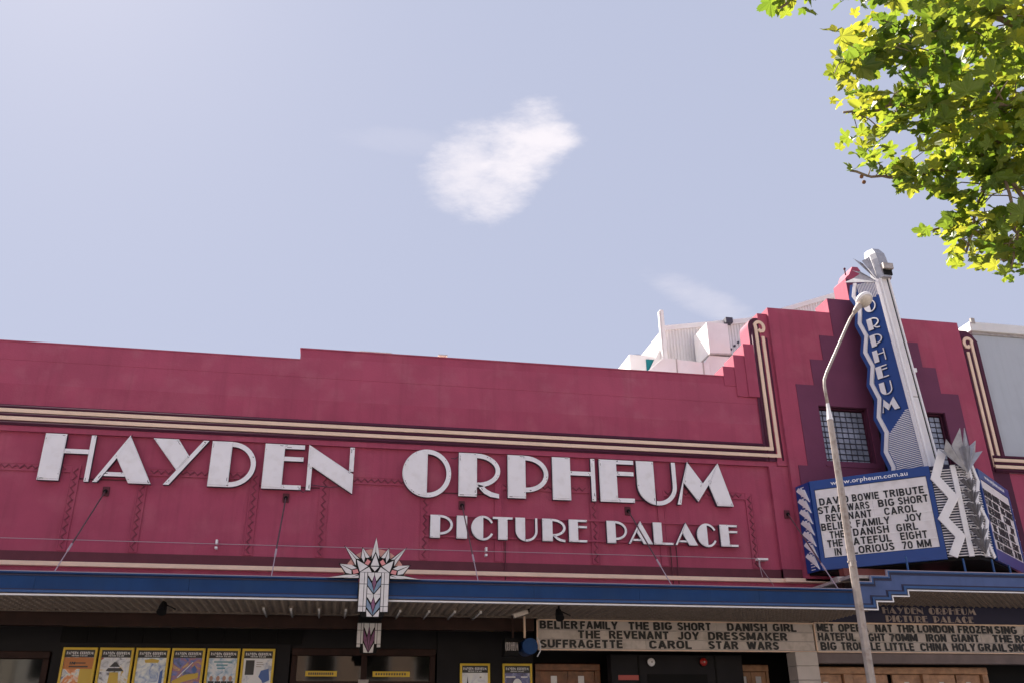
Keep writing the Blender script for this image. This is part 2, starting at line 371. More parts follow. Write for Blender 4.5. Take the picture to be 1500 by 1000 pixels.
def glyph_mesh(ch, M, bold=.012, key='b'):
    k = (ch, key)
    if k in _glyph: return _glyph[k]
    if ch in SK and key != 'url':
        w, strokes = SK[ch]; b = MB(); F0 = Fr((0, 0, 0), (1, 0, 0), (0, 1, 0), (0, 0, 1))
        for i, st in enumerate(strokes):
            st = [(x, min(.985, max(.015, y))) if 0 < j < len(st) - 1 else (x, y) for j, (x, y) in enumerate(st)]
            b.ribbon(F0, st, bold, 0, .05 + i * .012)
        _glyph[k] = (b.mesh('board_letter', M), w, 1.0, 0)
        return _glyph[k]
    c = bpy.data.curves.new('board_letter', 'FONT'); c.body = ch; c.size = 1; c.extrude = .02; c.offset = bold; c.resolution_u = 3
    o = bpy.data.objects.new('tmp', c); col.objects.link(o)
    bpy.context.view_layer.update()
    me = bpy.data.meshes.new_from_object(o.evaluated_get(bpy.context.evaluated_depsgraph_get()))
    bpy.data.objects.remove(o)
    xs = [v.co.x for v in me.vertices]; ys = [v.co.y for v in me.vertices]
    x0, x1, y0, y1 = min(xs), max(xs), min(ys), max(ys)
    for v in me.vertices: v.co.x -= x0
    me.materials.clear(); me.materials.append(M)
    _glyph[k] = (me, x1 - x0, y1 - min(0, y0), min(0, y0))
    return _glyph[k]
def put_word(word, F, u0, u1, v0, h, w, M, parent, name='letter', key='b', bold=.09):
    ws = [glyph_mesh(c, M, bold, key)[1] for c in word]
    gap = .13 if key != 'url' else .07; tot = sum(ws) + gap * (len(word) - 1); sx = (u1 - u0) / tot
    caps = 1.0 if key != 'url' else glyph_mesh('h', M, bold, key)[2]; x = u0
    for c, wd in zip(word, ws):
        me = glyph_mesh(c, M, bold, key)[0]
        o = bpy.data.objects.new(name, me); col.objects.link(o); o.parent = parent
        P = F.p(x, v0 + random.uniform(-.004, .004), w) - base_of_root(parent)
        mw = Matrix.Identity(4)
        for i in range(3):
            mw[i][0] = F.U.normalized()[i] * sx; mw[i][1] = F.V.normalized()[i] * h / caps; mw[i][2] = F.N.normalized()[i] * .15; mw[i][3] = P[i]
        o.matrix_local = mw
        x += (wd + gap) * sx
def base_of_root(p):
    while p.parent: p = p.parent
    return base_of(p)

# ================================================================= GROUND
g = MB(); g.box(-400, 400, -400, 400, -1.0, -.14); struct('ground', g, ASPHALT)
g = MB(); g.box(-200, 200, -16.9, -4.6, -.14, -.12); struct('road', g, ASPHALT)
g = MB(); g.box(-200, 200, -4.4, 60, -.14, 0); struct('pavement', g, PAVING)
g = MB(); g.box(-200, 200, -60, -17.1, -.14, 0); struct('far_pavement', g, PAVING)
g = MB(); g.box(-200, 200, -4.6, -4.4, -.14, .012); struct('kerb', g, KERB, bevel=.02)
g = MB(); g.box(-200, 200, -17.1, -16.9, -.14, .012); struct('far_kerb', g, KERB, bevel=.02)
g = MB()
for i in range(-20, 21): g.box(i * 9, i * 9 + 3, -10.8, -10.68, -.12, -.116); g.box(i * 9, i * 9 + 3, -7.8, -7.70, -.12, -.116); g.box(i * 9, i * 9 + 3, -13.8, -13.70, -.12, -.116)
struct('lane_markings', g, LINE)

# ================================================================= CINEMA BUILDING
cin = thing('cinema_building', 'long maroon rendered cinema with cream stripes and a stepped tower at its right end', 'cinema', (0, 0, 0))
XL = -13.0
b = MB(); b.box(XL, 10.38, 0, .5, 5.16, 7.88); b.build('sign_wall', STUCCO, cin)
b = MB(); b.box(XL, 10.38, -.012, 0, 5.16, 5.38); b.build('dark_plinth_band', PLINTH, cin)
b = MB(); b.box(10.38, 11.25, -.116, 0, 5.16, 5.38); b.build('dark_plinth_band', PLINTH, cin)
b = MB(); b.box(XL, 11.6, -.14, 0, 5.07, 5.16); b.box(10.36, 11.6, -.22, -.14, 5.07, 5.16)
b.build('cream_string_course', CREAM, cin, bevel=.008)
b = MB(); b.box(XL, 11.6, -.05, .5, 4.5, 5.07); b.build('lower_wall_band', STUCCO, cin)
b = MB(); b.box(10.38, 11.25, -.10, .5, 5.16, 7.88); b.build('right_pier', STUCCO, cin)
# upper wall, in shallow courses as the render was laid
up_prof = [(XL, 8.95), (9.80, 8.95), (9.80, 10.20), (-1.10, 10.20), (-1.10, 9.92), (XL, 9.92)]
b = MB(); b.prism(FRONT, [(XL, 7.88), (10.9, 7.88), (10.9, 8.95), (XL, 8.95)], -.45, .085); b.build('upper_wall', STUCCO, cin)
b = MB(); b.prism(FRONT, [(XL, 8.95), (10.9, 8.95), (10.9, 9.50), (XL, 9.50)], -.45, .079); b.build('upper_wall', STUCCO2, cin)
b = MB(); b.prism(FRONT, [(XL, 9.50), (10.9, 9.50), (10.9, 10.0), (-1.10, 10.0), (-1.10, 9.92), (XL, 9.92)], -.45, .085); b.build('upper_wall', STUCCO2, cin)
b = MB(); b.prism(FRONT, [(-1.10, 10.0), (10.9, 10.0), (10.9, 10.205), (-1.10, 10.205)], -.45, .079); b.build('upper_wall', STUCCO, cin)
b = MB(); b.box(XL, -1.1, -.10, .46, 9.92, 9.945); b.box(-1.12, 9.46, -.10, .46, 10.205, 10.23); b.build('parapet_capping', STUCCO2, cin)
b = MB(); b.box(XL, -1.12, .452, .475, 9.42, 9.91); b.box(-1.12, 10.84, .452, .475, 9.42, 10.19); b.build('parapet_bounce_skin', GREYW, cin)  # unseen grey skins added to cut the pink bounce onto the roof units
b = MB(); b.box(9.50, 10.28, .452, .47, 10.24, 10.48); b.box(9.80, 10.28, .452, .47, 10.48, 10.80); b.build('parapet_bounce_skin', GREYW, cin)
# steps beside the scroll pilaster
for (x0, x1, zb, zt, d) in ((9.46, 9.77, 9.96, 10.49, .10), (9.77, 10.07, 9.96, 10.82, .125), (10.07, 10.36, 9.68, 11.14, .155)):
    b = MB(); b.box(x0, x1, -d, .45, zb, zt); b.build('parapet_step', STUCCO, cin)
b = MB(); b.box(9.77, 10.07, -.125, 0, 9.68, 9.96); b.build('parapet_step', STUCCO, cin)
def scroll_pilaster(sgn, c):
    X = lambda x: x if sgn > 0 else c * 2 - x
    F = FRONT
    # backing with a round head
    prof = [(X(10.30), 8.00), (X(10.30), 11.66)] + [(X(10.555 + .255 * math.cos(R_(a))), 11.68 + .255 * math.sin(R_(a))) for a in range(180, -1, -15)] + [(X(10.81), 8.00)]
    b = MB(); b.prism(F, prof, -.4, .105); b.build('scroll_pilaster', STUCCO, cin); b = MB(); b.prism(F, prof, .105, .12); b.build('scroll_face', DKPURP, cin)
    pw = .042; W0, W1 = .12, .155
    # outer cream bar rises, curls over and ends in a small spiral
    xs = X(10.505); pts = [(X(10.505), 8.31)]
    pts = [(X(10.50), 8.32), (X(10.50), 11.64)] + [(X(10.60 + .13 * math.cos(R_(a))), 11.66 + .15 * math.sin(R_(a))) for a in range(150, -46, -15)] + [(X(10.62), 11.545), (X(10.575), 11.60)]
    k = MB(); k.ribbon(F, pts, pw, W0, W1); k.build('cream_moulding', CREAM, cin, bevel=.006)
    k = MB(); k.ribbon(F, [(X(10.675), 8.14), (X(10.675), 11.40)], pw, W0, W1); k.build('cream_moulding', CREAM, cin, bevel=.006)
    for x in (10.39, 10.5875, 10.77):
        k = MB(); k.tube([(X(x), -.125, 8.03 + (x - 10.39) * 0), (X(x), -.125, 11.36 if x > 10.5 else 11.62)], .026, 8); k.build('purple_bead', DKPURP, cin, smooth=True)
    return X
scroll_pilaster(1, 0)
# horizontal mouldings: purple beads and two cream bars
def stripes(x0, x1, y):
    b = MB(); b.box(x0, x1, y - .03, y, 8.00, 8.455); b.build('purple_band', DKPURP, cin)
    for z0, z1 in ((8.275, 8.36), (8.10, 8.185)):
        k = MB(); k.box(x0, x1, y - .07, y - .03, z0, z1); k.build('cream_moulding', CREAM, cin, bevel=.006)
    for z in (8.405, 8.23, 8.045):
        k = MB(); k.tube([(x0, y - .035, z), (x1, y - .035, z)], .027, 8); k.build('purple_bead', DKPURP, cin, smooth=True)
stripes(XL, 10.31, -.085)
b = MB(); b.prism(FRONT, [(10.31, 8.10), (10.72, 8.10), (10.72, 8.185), (10.31, 8.185)], .12, .157); b.prism(FRONT, [(10.31, 8.275), (10.545, 8.275), (10.545, 8.36), (10.31, 8.36)], .12, .157); b.build('cream_moulding', CREAM, cin)
b = MB(); b.box(10.60, 10.90, -.13, .45, 7.9, 12.07); b.build('pilaster_back', STUCCO, cin)
# panel frames with zigzag relief on the sign wall
def vstrip(x0, z0, z1, plain=False):
    b = MB(); b.box(x0, x0 + .16, -.022, 0, z0, z1); b.box(x0 - .012, x0 + .010, -.034, -.022, z0, z1); b.box(x0 + .150, x0 + .172, -.034, -.022, z0, z1)
    if not plain:
        n = int((z1 - z0) / .085); pts = [(x0 + (.045 if i % 2 else .118), z0 + .03 + i * .085) for i in range(n)]
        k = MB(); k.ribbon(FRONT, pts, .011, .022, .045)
        zs = b.build('zigzag_strip', STUCCO, cin); child('zigzag_moulding', k, RELIEF_SHADE, zs, cin); return
    b.build('zigzag_strip', STUCCO, cin)
def hstrip(x0, x1, z0):
    b = MB(); b.box(x0, x1, -.022, 0, z0, z0 + .15); b.box(x0, x1, -.034, -.022, z0 + .14, z0 + .162); b.box(x0, x1, -.034, -.022, z0 - .012, z0 + .010)
    n = int((x1 - x0) / .075); pts = [(x0 + .03 + i * .075, z0 + (.04 if i % 2 else .11)) for i in range(n)]
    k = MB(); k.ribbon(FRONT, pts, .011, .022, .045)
    zs = b.build('zigzag_strip', STUCCO, cin); child('zigzag_moulding', k, RELIEF_SHADE, zs, cin)
PAN = [(-11.6, -9.55, 0), (-7.95, -5.60, 0), (-4.22, -1.90, 0), (-.40, 1.85, 0), (3.53, 5.79, 0), (7.44, 9.70, 0)]
for a, c_, q in PAN:
    vstrip(a, 5.40, 7.20, plain=a > 3); vstrip(c_, 5.40, 7.20); hstrip(a + .172, c_ - .012, 7.05)
for a, c_ in ((-9.37, -7.96), (-5.42, -4.24), (-1.72, -.42), (2.03, 3.51), (5.97, 7.42)):
    b = MB(); b.box(a, c_, -.010, 0, 6.90, 6.93); b.build('panel_joint', PLINTH, cin)
# rails that carry the small letters
for z in (5.90, 6.37):
    b = MB(); b.box(1.95, 9.4, -.06, -.035, z, z + .045); b.build('sign_rail', STUCCO, cin)
# conduits down the wall
for x in (3.75, 7.66, 7.80):
    b = MB(); b.tube([(x, -.05, 5.0), (x, -.05, 5.84)], .014, 6); b.build('conduit', PLINTH, cin)

# tower
CX = 13.70
def mir(x): return 2 * CX - x
TY = .22
tp = [(10.87, 5.1), (10.87, 12.22), (12.67, 12.22), (12.67, 12.65), (13.34, 12.65), (13.34, 13.33), (13.40, 13.40), (13.50, 13.47), (13.56, 13.62), (13.62, 13.72)]
prof = tp + [(mir(x), z) for x, z in reversed(tp)]
wins = [(11.89, 13.27, 7.94, 9.52), (mir(13.27), mir(11.89), 7.94, 9.52)]
b = MB(); b.prism(FRONT, prof, -.42, TY, holes=[rc(w[0], w[2], w[1], w[3]) for w in wins]); b.build('tower_wall', STUCCO, cin)
b = MB(); b.box(11.0, 16.4, .43, 6.0, 5.1, 9.6); b.box(10.92, 16.48, .422, .44, 9.6, 12.15); b.build('tower_back_and_skin', GREYW, cin)  # tower body, plus a thin unseen grey skin added against pink bounce
zp = [(11.36, 8.05), (11.36, 10.07), (11.87, 10.07), (11.87, 10.80), (12.25, 10.80), (12.25, 11.51), (12.68, 11.51), (12.68, 12.64), (13.35, 12.64), (13.35, 13.30)]
prof = zp + [(mir(x), z) for x, z in reversed(zp)]
b = MB(); b.prism(FRONT, prof, TY, TY + .018, holes=[rc(w[0], w[2] + .11, w[1], w[3]) for w in wins]); b.build('purple_stepped_panel', PURPLE, cin)
b = MB(); b.prism(FRONT, [(11.10, 7.0), (16.3, 7.0), (16.3, 7.90), (11.10, 7.90)], TY, TY + .03); b.build('purple_base_band', PURPLE, cin)
b = MB(); b.prism(FRONT, [(11.36, 7.90), (16.04, 7.90), (16.04, 8.05), (11.36, 8.05)], TY, TY + .018); b.build('purple_base_band', PURPLE, cin)
# glass block windows, every block its own piece
bk = MB(); bk.box(-.064, .064, -.03, .05, -.056, .056)
blk = bk.mesh('glass_block', BLOCK)
for wi, (x0, x1, z0, z1) in enumerate(wins):
    f = MB()
    f.box(x0, x1, -.02, .05, z0, z1)
    wf = f.build('window', MORTAR, cin)
    for (a, c_, e, g_) in ((x1 - .06, x1, z0, z1), (x0, x1, z1 - .05, z1)):
        k = MB(); k.box(a, c_, -.10, -.02, e, g_); child('frame', k, DKPURP, wf, cin)
    nx, nz = 8, 10
    for i in range(nx):
        for j in range(nz):
            x = x0 + .01 + (i + .5) * (x1 - x0 - .08) / nx; z = z0 + .06 + (j + .5) * (z1 - z0 - .13) / nz
            o = inst('glass_block', blk, wf, (x, -.045, z), Vector((0, 0, 0)), rot=(random.uniform(-.03, .03), 0, random.uniform(-.03, .03)))
    for (a, c_, e, g_) in ((x0 + .002, x0 + .02, z0, z1 - .02), (x1 - .02, x1 - .002, z0, z1 - .02), (x0 + .002, x1 - .002, z1 - .02, z1 - .002)):
        k = MB(); k.box(a, c_, -TY + .004, -.10, e, g_); child('reveal', k, DKPURP, wf, cin)
    k = MB(); k.box(x0 - .04, x1 + .04, -TY - .05, -.12, z0 - .045, z0); child('sill', k, PURPLE, wf, cin)
# stains below: tower top details
b = MB(); b.tube([(13.45, -.1, 13.5), (13.45, -.1, 13.68)], .02, 6); b.sphere((13.45, -.1, 13.70), .035); b.build('roof_spike', DKPURP, cin)

# right wing (white painted), with mirrored scroll and stripes
X = scroll_pilaster(-1, CX)
b = MB(); b.prism(FRONT, [(16.53, 5.1), (17.13, 5.1), (17.13, 11.75), (17.0, 11.95), (16.85, 12.05), (16.53, 12.05)], -.4, .10); b.build('wing_pier', DKPURP, cin)
b = MB(); b.box(17.08, 22.5, -.08, .4, 5.1, 8.0); b.build('wing_lower_wall', STUCCO, cin)
stripes(16.70, 22.5, -.125)
wh = thing('white_wing', 'pale grey painted wing wall with white capping at the right edge behind the scroll pilaster', 'building', (17.3, 0, 0))
b = MB(); b.box(17.14, 22.5, .02, 6.0, 8.455, 12.10); b.build('wall', GREYW, wh)
b = MB(); b.box(17.06, 22.5, -.08, 6.1, 12.10, 12.38); b.build('capping', WCOR, wh, bevel=.02)
b = MB(); b.box(17.11, 22.5, -.02, 6.1, 12.02, 12.10); b.build('flashing', GALV, wh)
b = MB(); b.box(17.10, 17.22, -.10, -.04, 12.32, 12.48); b.build('bracket', GALV, wh)

# flat roof behind the parapet and end wall
b = MB(); b.box(XL, 17.0, .46, 22, 9.2, 9.4); b.build('flat_roof', WCOR, cin)
b = MB(); b.box(XL, XL + .4, .5, 22, 0, 9.2); b.box(XL, 22.5, 21.6, 22, 0, 9.2); b.box(22.1, 22.5, .4, 21.6, 0, 9.2); b.build('rear_walls', STUCCO2, cin)

# ---------------- shopfront zone below the canopy
b = MB(); b.box(XL, 4.1, -1.30, -1.10, 3.78, 4.03); b.build('bulkhead_beam', BROWNB, cin)
b = MB(); b.box(XL, 22.5, .35, .45, 0, 4.5); b.build('shopfront_backing', BLACK, cin)
b = MB(); b.box(XL, -5.3, .05, .35, 3.43, 4.5); b.box(-5.3, -.75, -.02, .35, 0, 4.5); b.box(2.28, 4.35, -.02, .35, 0, 4.5); b.box(-.75, 2.28, .05, .35, 3.46, 4.5); b.box(4.35, 22.5, .05, .35, 3.55, 4.5); b.build('dark_tiled_wall', DARKG, cin)
for i in range(9):
    x = -5.2 + i * .52
    b = MB(); b.box(x, x + .50, -.045, -.02, 3.60, 4.0); b.build('tile', BLACK, cin, bevel=.006)
def doorset(x0, x1, head, n, M, trans=.0, y=.1, win=True, fr=.12):
    w = (x1 - x0 - fr * (n + 1)) / n
    b = MB(); b.box(x0, x1, y - .08, y + .06, head, head + .14)
    for i in range(n + 1): b.box(x0 + i * (w + fr), x0 + i * (w + fr) + fr, y - .06, y + .06, 0, head)
    b.build('door_frame', M, cin, bevel=.012)
    if trans:
        for i in range(n):
            a = x0 + fr + i * (w + fr); b = MB(); b.box(a, a + w, y, y + .02, head - trans, head); b.build('transom_pane', GLASSD, cin)
        b = MB(); b.box(x0 + fr, x1 - fr, y - .055, y + .05, head - trans - .08, head - trans); b.build('transom_bar', M, cin)
    top = head - (trans + .08 if trans else 0)
    for i in range(n):
        a = x0 + fr + i * (w + fr)
        for s_ in (0, 1):
            c0 = a + s_ * w / 2 + .004; c1 = a + (s_ + 1) * w / 2 - .004; cm = (c0 + c1) / 2
            d = MB(); st = .10
            d.prism(Fr((0, y, 0), (1, 0, 0), (0, 0, 1), (0, -1, 0)), rc(c0, .01, c1, top - .01), -.03, .02, holes=[rc(c0 + st, top - .62, c1 - st, top - .11)] if not win else [rc(cm - .07, top - .36, cm + .07, top - .10)])
            dd = d.build('door', M, cin, bevel=.004)
            k = MB()
            if win: k.box(cm - .07, cm + .07, y + .0, y + .012, top - .36, top - .10); child('door_window', k, OPAL, dd, cin)
            else: k.box(c0 + st, c1 - st, y - .002, y + .012, top - .62, top - .11); child('door_window', k, GLASSD, dd, cin)
            k = MB()
            for (e, f_) in ((top - 1.25, top - .75), (.25, top - 1.4)): k.box(c0 + .06, c1 - .06, y - .032, y - .02, e, f_)
            child('door_panel', k, M, dd, cin, bevel=.004)
            k = MB(); k.tube([(cm + (.12 if s_ == 0 else -.12), y - .07, .95), (cm + (.12 if s_ == 0 else -.12), y - .07, 1.35)], .014, 6); child('handle', k, GALV, dd, cin)
doorset(-12.8, -5.35, 3.30, 5, BROWNB, trans=.55, win=False)
doorset(-.72, 2.25, 3.40, 2, BROWNB, trans=.50, win=False)
doorset(4.40, 5.85, 3.12, 1, WOOD)
doorset(8.95, 9.78, 3.12, 1, WOODL, fr=.06)
b = MB(); b.box(5.95, 8.95, -.45, -.15, 0, 3.42); b.build('charcoal_booth', DARKG, cin, bevel=.01)
b = MB(); b.box(6.75, 8.10, -.47, -.45, .02, 3.02); b.build('booth_door', BLACK, cin)
b = MB(); b.box(6.10, 6.55, -.46, -.45, 2.90, 3.0); b.build('red_notice', REDL, cin)
for x in (6.55, 8.3): b = MB(); b.box(x, x + .03, -.47, -.45, 0, 3.4); b.build('booth_trim', BLACK, cin)
# timber doors below the right board
b = MB(); b.box(10.2, 18.5, -1.18, -.98, 3.20, 3.42); b.build('stone_lintel', STONE, cin, bevel=.015)
b = MB(); b.box(10.35, 14.78, -.70, -.52, 3.02, 3.17)
b.build('door_head', WOODL, cin, bevel=.02)
xs = [10.40, 11.25, 12.05, 12.15, 13.15, 14.15]
for i, (a, c_) in enumerate(((10.42, 11.18), (11.42, 12.30), (12.42, 13.12), (13.30, 13.98), (14.02, 14.62))):
    top = 3.015
    d = MB(); cm = (a + c_) / 2
    d.prism(Fr((0, -.58, 0), (1, 0, 0), (0, 0, 1), (0, -1, 0)), rc(a, .01, c_, top), -.03, .02, holes=[rc(cm - .07, top - .36, cm + .07, top - .15)])
    dd = d.build('door', WOODL, cin, bevel=.004)
    k = MB(); k.box(cm - .07, cm + .07, -.575, -.56, top - .36, top - .15); child('door_window', k, OPAL, dd, cin)
    k = MB()
    for q in (rc(a + .04, top - .10, c_ - .04, top - .06), rc(a + .04, .2, c_ - .04, top - .5)): k.prism(Fr((0, -.60, 0), (1, 0, 0), (0, 0, 1), (0, -1, 0)), q, 0, .012)
    child('door_panel', k, WOODL, dd, cin, bevel=.003)
    k = MB(); k.tube([(a + .1, -.66, .95), (a + .1, -.66, 1.3)], .014, 6); child('handle', k, GALV, dd, cin)
for (a, c_) in ((11.20, 11.40), (13.13, 13.29), (14.64, 14.78), (10.34, 10.41)):
    b = MB(); b.box(a, c_, -.68, -.54, 0, 3.02); b.build('door_post', WOODL, cin, bevel=.01)
b = MB(); b.box(10.3, 18.5, -.45, -.25, 0, 3.42); b.build('foyer_wall', BLACK, cin)
cb = thing('tiled_column', 'cream tiled column under the joint of the two letter boards', 'column', (10.0, -1.15, 0))
for i in range(12):
    b = MB(); b.box(9.76, 10.27, -1.35, -.95, i * .285, i * .285 + .28); b.build('tile', TILE, cb, bevel=.008)

# ================================================================= ROOF PLANT
FY = Fr((0, 3, 0), (1, 0, 0), (0, 0, 1), (0, -1, 0))
sh = thing('roof_shed', 'white corrugated gable wall with pale fascia rising behind the parapet left of the tower', 'roof gable', (12, 3, 9.4))
def rl(x): return 12.96 + (x - 9.14) * .173 if x < 11.9 else 13.437 + (x - 11.9) * .372
b = MB(); n = 0; x = 9.16
while x < 15.5:
    w = .095
    b.prism(FY, [(x, 9.4), (x + w * .5, 9.4), (x + w * .5, rl(x + w * .5) - .02), (x, rl(x) - .02)], 0, .035)
    b.prism(FY, [(x + w * .5, 9.4), (x + w, 9.4), (x + w, rl(x + w) - .02), (x + w * .5, rl(x + w * .5) - .02)], 0, .006)
    x += w
o = b.build('corrugated_cladding', WCOR, sh); o['kind'] = 'stuff'
b = MB(); b.prism(FY, [(9.10, rl(9.1) - .10), (11.9, rl(11.9) - .10), (15.5, rl(15.5) - .10), (16.5, 13.6), (16.5, 13.75), (15.5, rl(15.5) + .05), (11.9, rl(11.9) + .05), (9.10, rl(9.1) + .05)], -.05, .09); b.build('fascia', WCOR, sh)
b = MB(); b.prism(FY, [(9.16, 9.4), (16.5, 9.4), (16.5, 13.6), (15.5, rl(15.5)), (11.9, rl(11.9)), (9.16, rl(9.16))], -12, -.02); b.build('gable_roof', WCOR, sh)
b = MB(); b.prism(Fr((0, 2.9, 0), (1, 0, 0), (0, 0, 1), (0, -1, 0)), [(8.62, 9.4), (9.2, 9.4), (9.2, 12.6), (9.16, 12.6), (8.62, 11.6)], -.03, .0); b.build('side_flashing', WCOR, sh)
b = MB(); b.box(11.1, 11.32, 2.75, 3.0, 13.22, 13.38); b.build('gutter_end', RETURN, sh)
b = MB()
for i in range(7): b.box(10.95 + i * .13, 11.0 + i * .13, 2.9, 2.97, 12.15 + i * .12, 12.20 + i * .12)
b.build('bolt_row', RETURN, sh)
vp = thing('vent_post', 'thin white post standing at the left end of the corrugated gable', 'post', (9.08, 2.8, 9.4))
b = MB(); b.box(9.02, 9.13, 2.75, 2.85, 9.4, 13.45); b.build('post', WCOR, vp)
b = MB(); b.box(8.98, 9.03, 2.75, 2.85, 9.4, 13.40); b.build('flange', WCOR, vp)
du = thing('roof_duct', 'white boxy roof duct with mitred elbow in front of the corrugated gable', 'duct', (10.7, 2.0, 9.4))
Fd = Fr((0, 2.2, 0), (1, 0, 0), (0, 0, 1), (0, -1, 0))
b = MB(); b.prism(Fd, [(9.98, 11.66), (10.62, 11.70), (10.62, 12.62), (9.98, 12.62)], -.5, .5); b.build('duct_riser', WCOR, du, bevel=.01)
b = MB(); b.prism(Fd, [(9.96, 11.62), (10.64, 11.66), (10.64, 11.70), (9.96, 11.66)], -.52, .52); b.build('duct_flange', GALV, du)
b = MB(); b.prism(Fd, [(9.7, 10.6), (10.60, 10.6), (10.60, 11.62), (9.98, 11.62), (9.72, 11.30)], -.5, .46); b.build('duct_elbow', WCOR, du, bevel=.01)
b = MB(); b.prism(Fr((0, 2.0, 0), (1, 0, 0), (0, 0, 1), (0, -1, 0)), [(8.0, 9.4), (9.9, 9.4), (9.9, 11.34), (8.55, 11.40), (8.0, 10.9)], -.3, .35); b.build('horizontal_duct', WCOR, du, bevel=.01)
b = MB(); b.box(8.92, 8.95, 1.63, 1.66, 10.4, 11.4); b.box(9.70, 9.73, 1.63, 1.66, 10.4, 11.4); b.build('duct_seam', GALV, du)
b = MB(); b.tube([(10.66, 1.7, 11.65), (10.70, 1.65, 11.5), (10.68, 1.65, 11.0)], .02, 6); b.build('cable', RETURN, du)
tk = thing('tank_housing', 'small white rooftop housing with a dark lid and teal side panel', 'roof housing', (8.4, 3, 9.4))
b = MB(); b.box(8.06, 8.95, 3.0, 7.5, 9.4, 12.05); b.build('housing', WCOR, tk)
b = MB(); b.box(8.55, 8.95, 2.97, 2.995, 11.45, 11.92); b.build('teal_panel', TEAL, tk)
b = MB(); b.tube([(8.45, 3.6, 12.05), (8.45, 3.6, 12.22)], .26, 14); b.build('lid', NAVY, tk)
for (x, w, h) in ((.3, .75, .07), (2.3, .18, .12)):
    t = thing('roof_vent', 'thin dark roof vent edge just showing over the parapet' if w > .5 else 'small cream roof vent just showing over the parapet', 'vent', (x, 1.2, 9.4))
    b = MB(); b.box(x, x + w, 1.2, 1.6, 9.4, 10.75 + h - .05); b.build('vent_box', GALV if w > .5 else CREAM, t)
    b = MB(); b.box(x - .03, x + w + .03, 1.17, 1.63, 10.70 + h, 10.73 + h); b.build('vent_cap', GALV, t)

# ================================================================= BIG WALL LETTERS
s1 = thing('letter_sign', 'large white thick-and-thin deco letters HAYDEN ORPHEUM fixed across the maroon wall', 'sign', (1.5, -.1, 6.8))
BIG = [('H', -6.22, -5.20), ('A', -5.13, -3.95), ('Y', -4.04, -2.87), ('D', -2.80, -1.83), ('E', -1.67, -.81), ('N', -.72, .29), ('O', 1.38, 2.49), ('R', 2.66, 3.63), ('P', 3.80, 4.77), ('H', 4.86, 5.90), ('E', 6.00, 6.86), ('U', 6.92, 7.91), ('M', 7.89, 9.31)]
for ch, a, c_ in BIG:
    b = MB(); deco(b, ch, FRONT, a, c_, 6.82, 1.0, .05, .15); b.build('letter', [WHITE, RETURN, WHITE], s1, bevel=.006)
for z in (6.95, 7.6):
    b = MB(); b.box(-.1, 1.5, -.045, -.035, z, z + .012) if False else b.box(.28, .30, -.05, 0, z, z + .05); b.build('fixing', RETURN, s1)
for (pa, pb) in (((.30, 6.98), (-.72, 6.97)), ((2.49, 7.72), (2.68, 7.79)), ((-.84, 6.83), (-.70, 6.84))):
    b = MB(); p0 = Vector((pa[0], -.08, pa[1])); p1 = Vector((pb[0], -.08, pb[1])); mid = (p0 + p1) / 2 - Vector((0, 0, .05)); b.tube([p0, mid, p1], .008, 5); b.build('cable', RETURN, s1)
SCUFF = mat('chipped_paint', (.03, .025, .03), .7)
def scuffs(root, letters, z0, h):
    r = random.Random(5)
    for ch, a, c_ in letters:
        W, thick, thin = G[ch]; k = (c_ - a) / W; b = MB()
        for grp, st in ((thick, .0135), (thin, .0005)):
            for p in grp:
                n = len(p)
                for i in range(n):
                    if r.random() > (.75 if n < 7 else .12): continue
                    P0 = Vector(p[i]); P1 = Vector(p[(i + 1) % n]); cc = Vector((sum(q[0] for q in p) / n, sum(q[1] for q in p) / n))
                    L_ = (P1 - P0).length
                    if L_ < .06: continue
                    for rep_ in range(r.choice((1, 1, 2))):
                        t = r.choice((.04, .08, .9)) * 1.0 + r.uniform(0, .06); e = P0.lerp(P1, min(t, .93)); d = (P1 - P0).normalized(); nn = Vector((-d.y, d.x))
                        if nn.dot(cc - e) < 0: nn = -nn
                        e = e + nn * r.uniform(.022, .034); ln_ = min(L_ * .4, r.uniform(.02, .10)); wd = r.uniform(.004, .011)
                        q = [e, e + d * ln_ * .5 + nn * wd * .3, e + d * ln_, e + d * ln_ * .9 + nn * wd, e + d * ln_ * .4 + nn * wd * 1.4, e + nn * wd]
                        b.prism(FRONT, [(a + v.x * k, z0 + v.y * h) for v in q], .15, .15 + st + .003)
        if b.v:
            o = b.build('paint_chips', SCUFF, root); o['kind'] = 'stuff'
scuffs(s1, BIG, 6.82, 1.0)
s2 = thing('letter_sign', 'smaller white deco letters PICTURE PALACE on rails below the big lettering', 'sign', (5.5, -.1, 5.85))
SM = [('P', 2.04, 2.55), ('I', 2.63, 2.87), ('C', 2.96, 3.46), ('T', 3.45, 3.91), ('U', 3.97, 4.48), ('R', 4.59, 5.14), ('E', 5.21, 5.65), ('P', 6.11, 6.60), ('A', 6.62, 7.21), ('L', 7.23, 7.71), ('A', 7.75, 8.31), ('C', 8.30, 8.78), ('E', 8.88, 9.33)]
for ch, a, c_ in SM:
    b = MB(); deco(b, ch, FRONT, a, c_, 5.86, .505, .06, .15); b.build('letter', [WHITE, RETURN, WHITE], s2, bevel=.004)

scuffs(s2, SM, 5.86, .505)
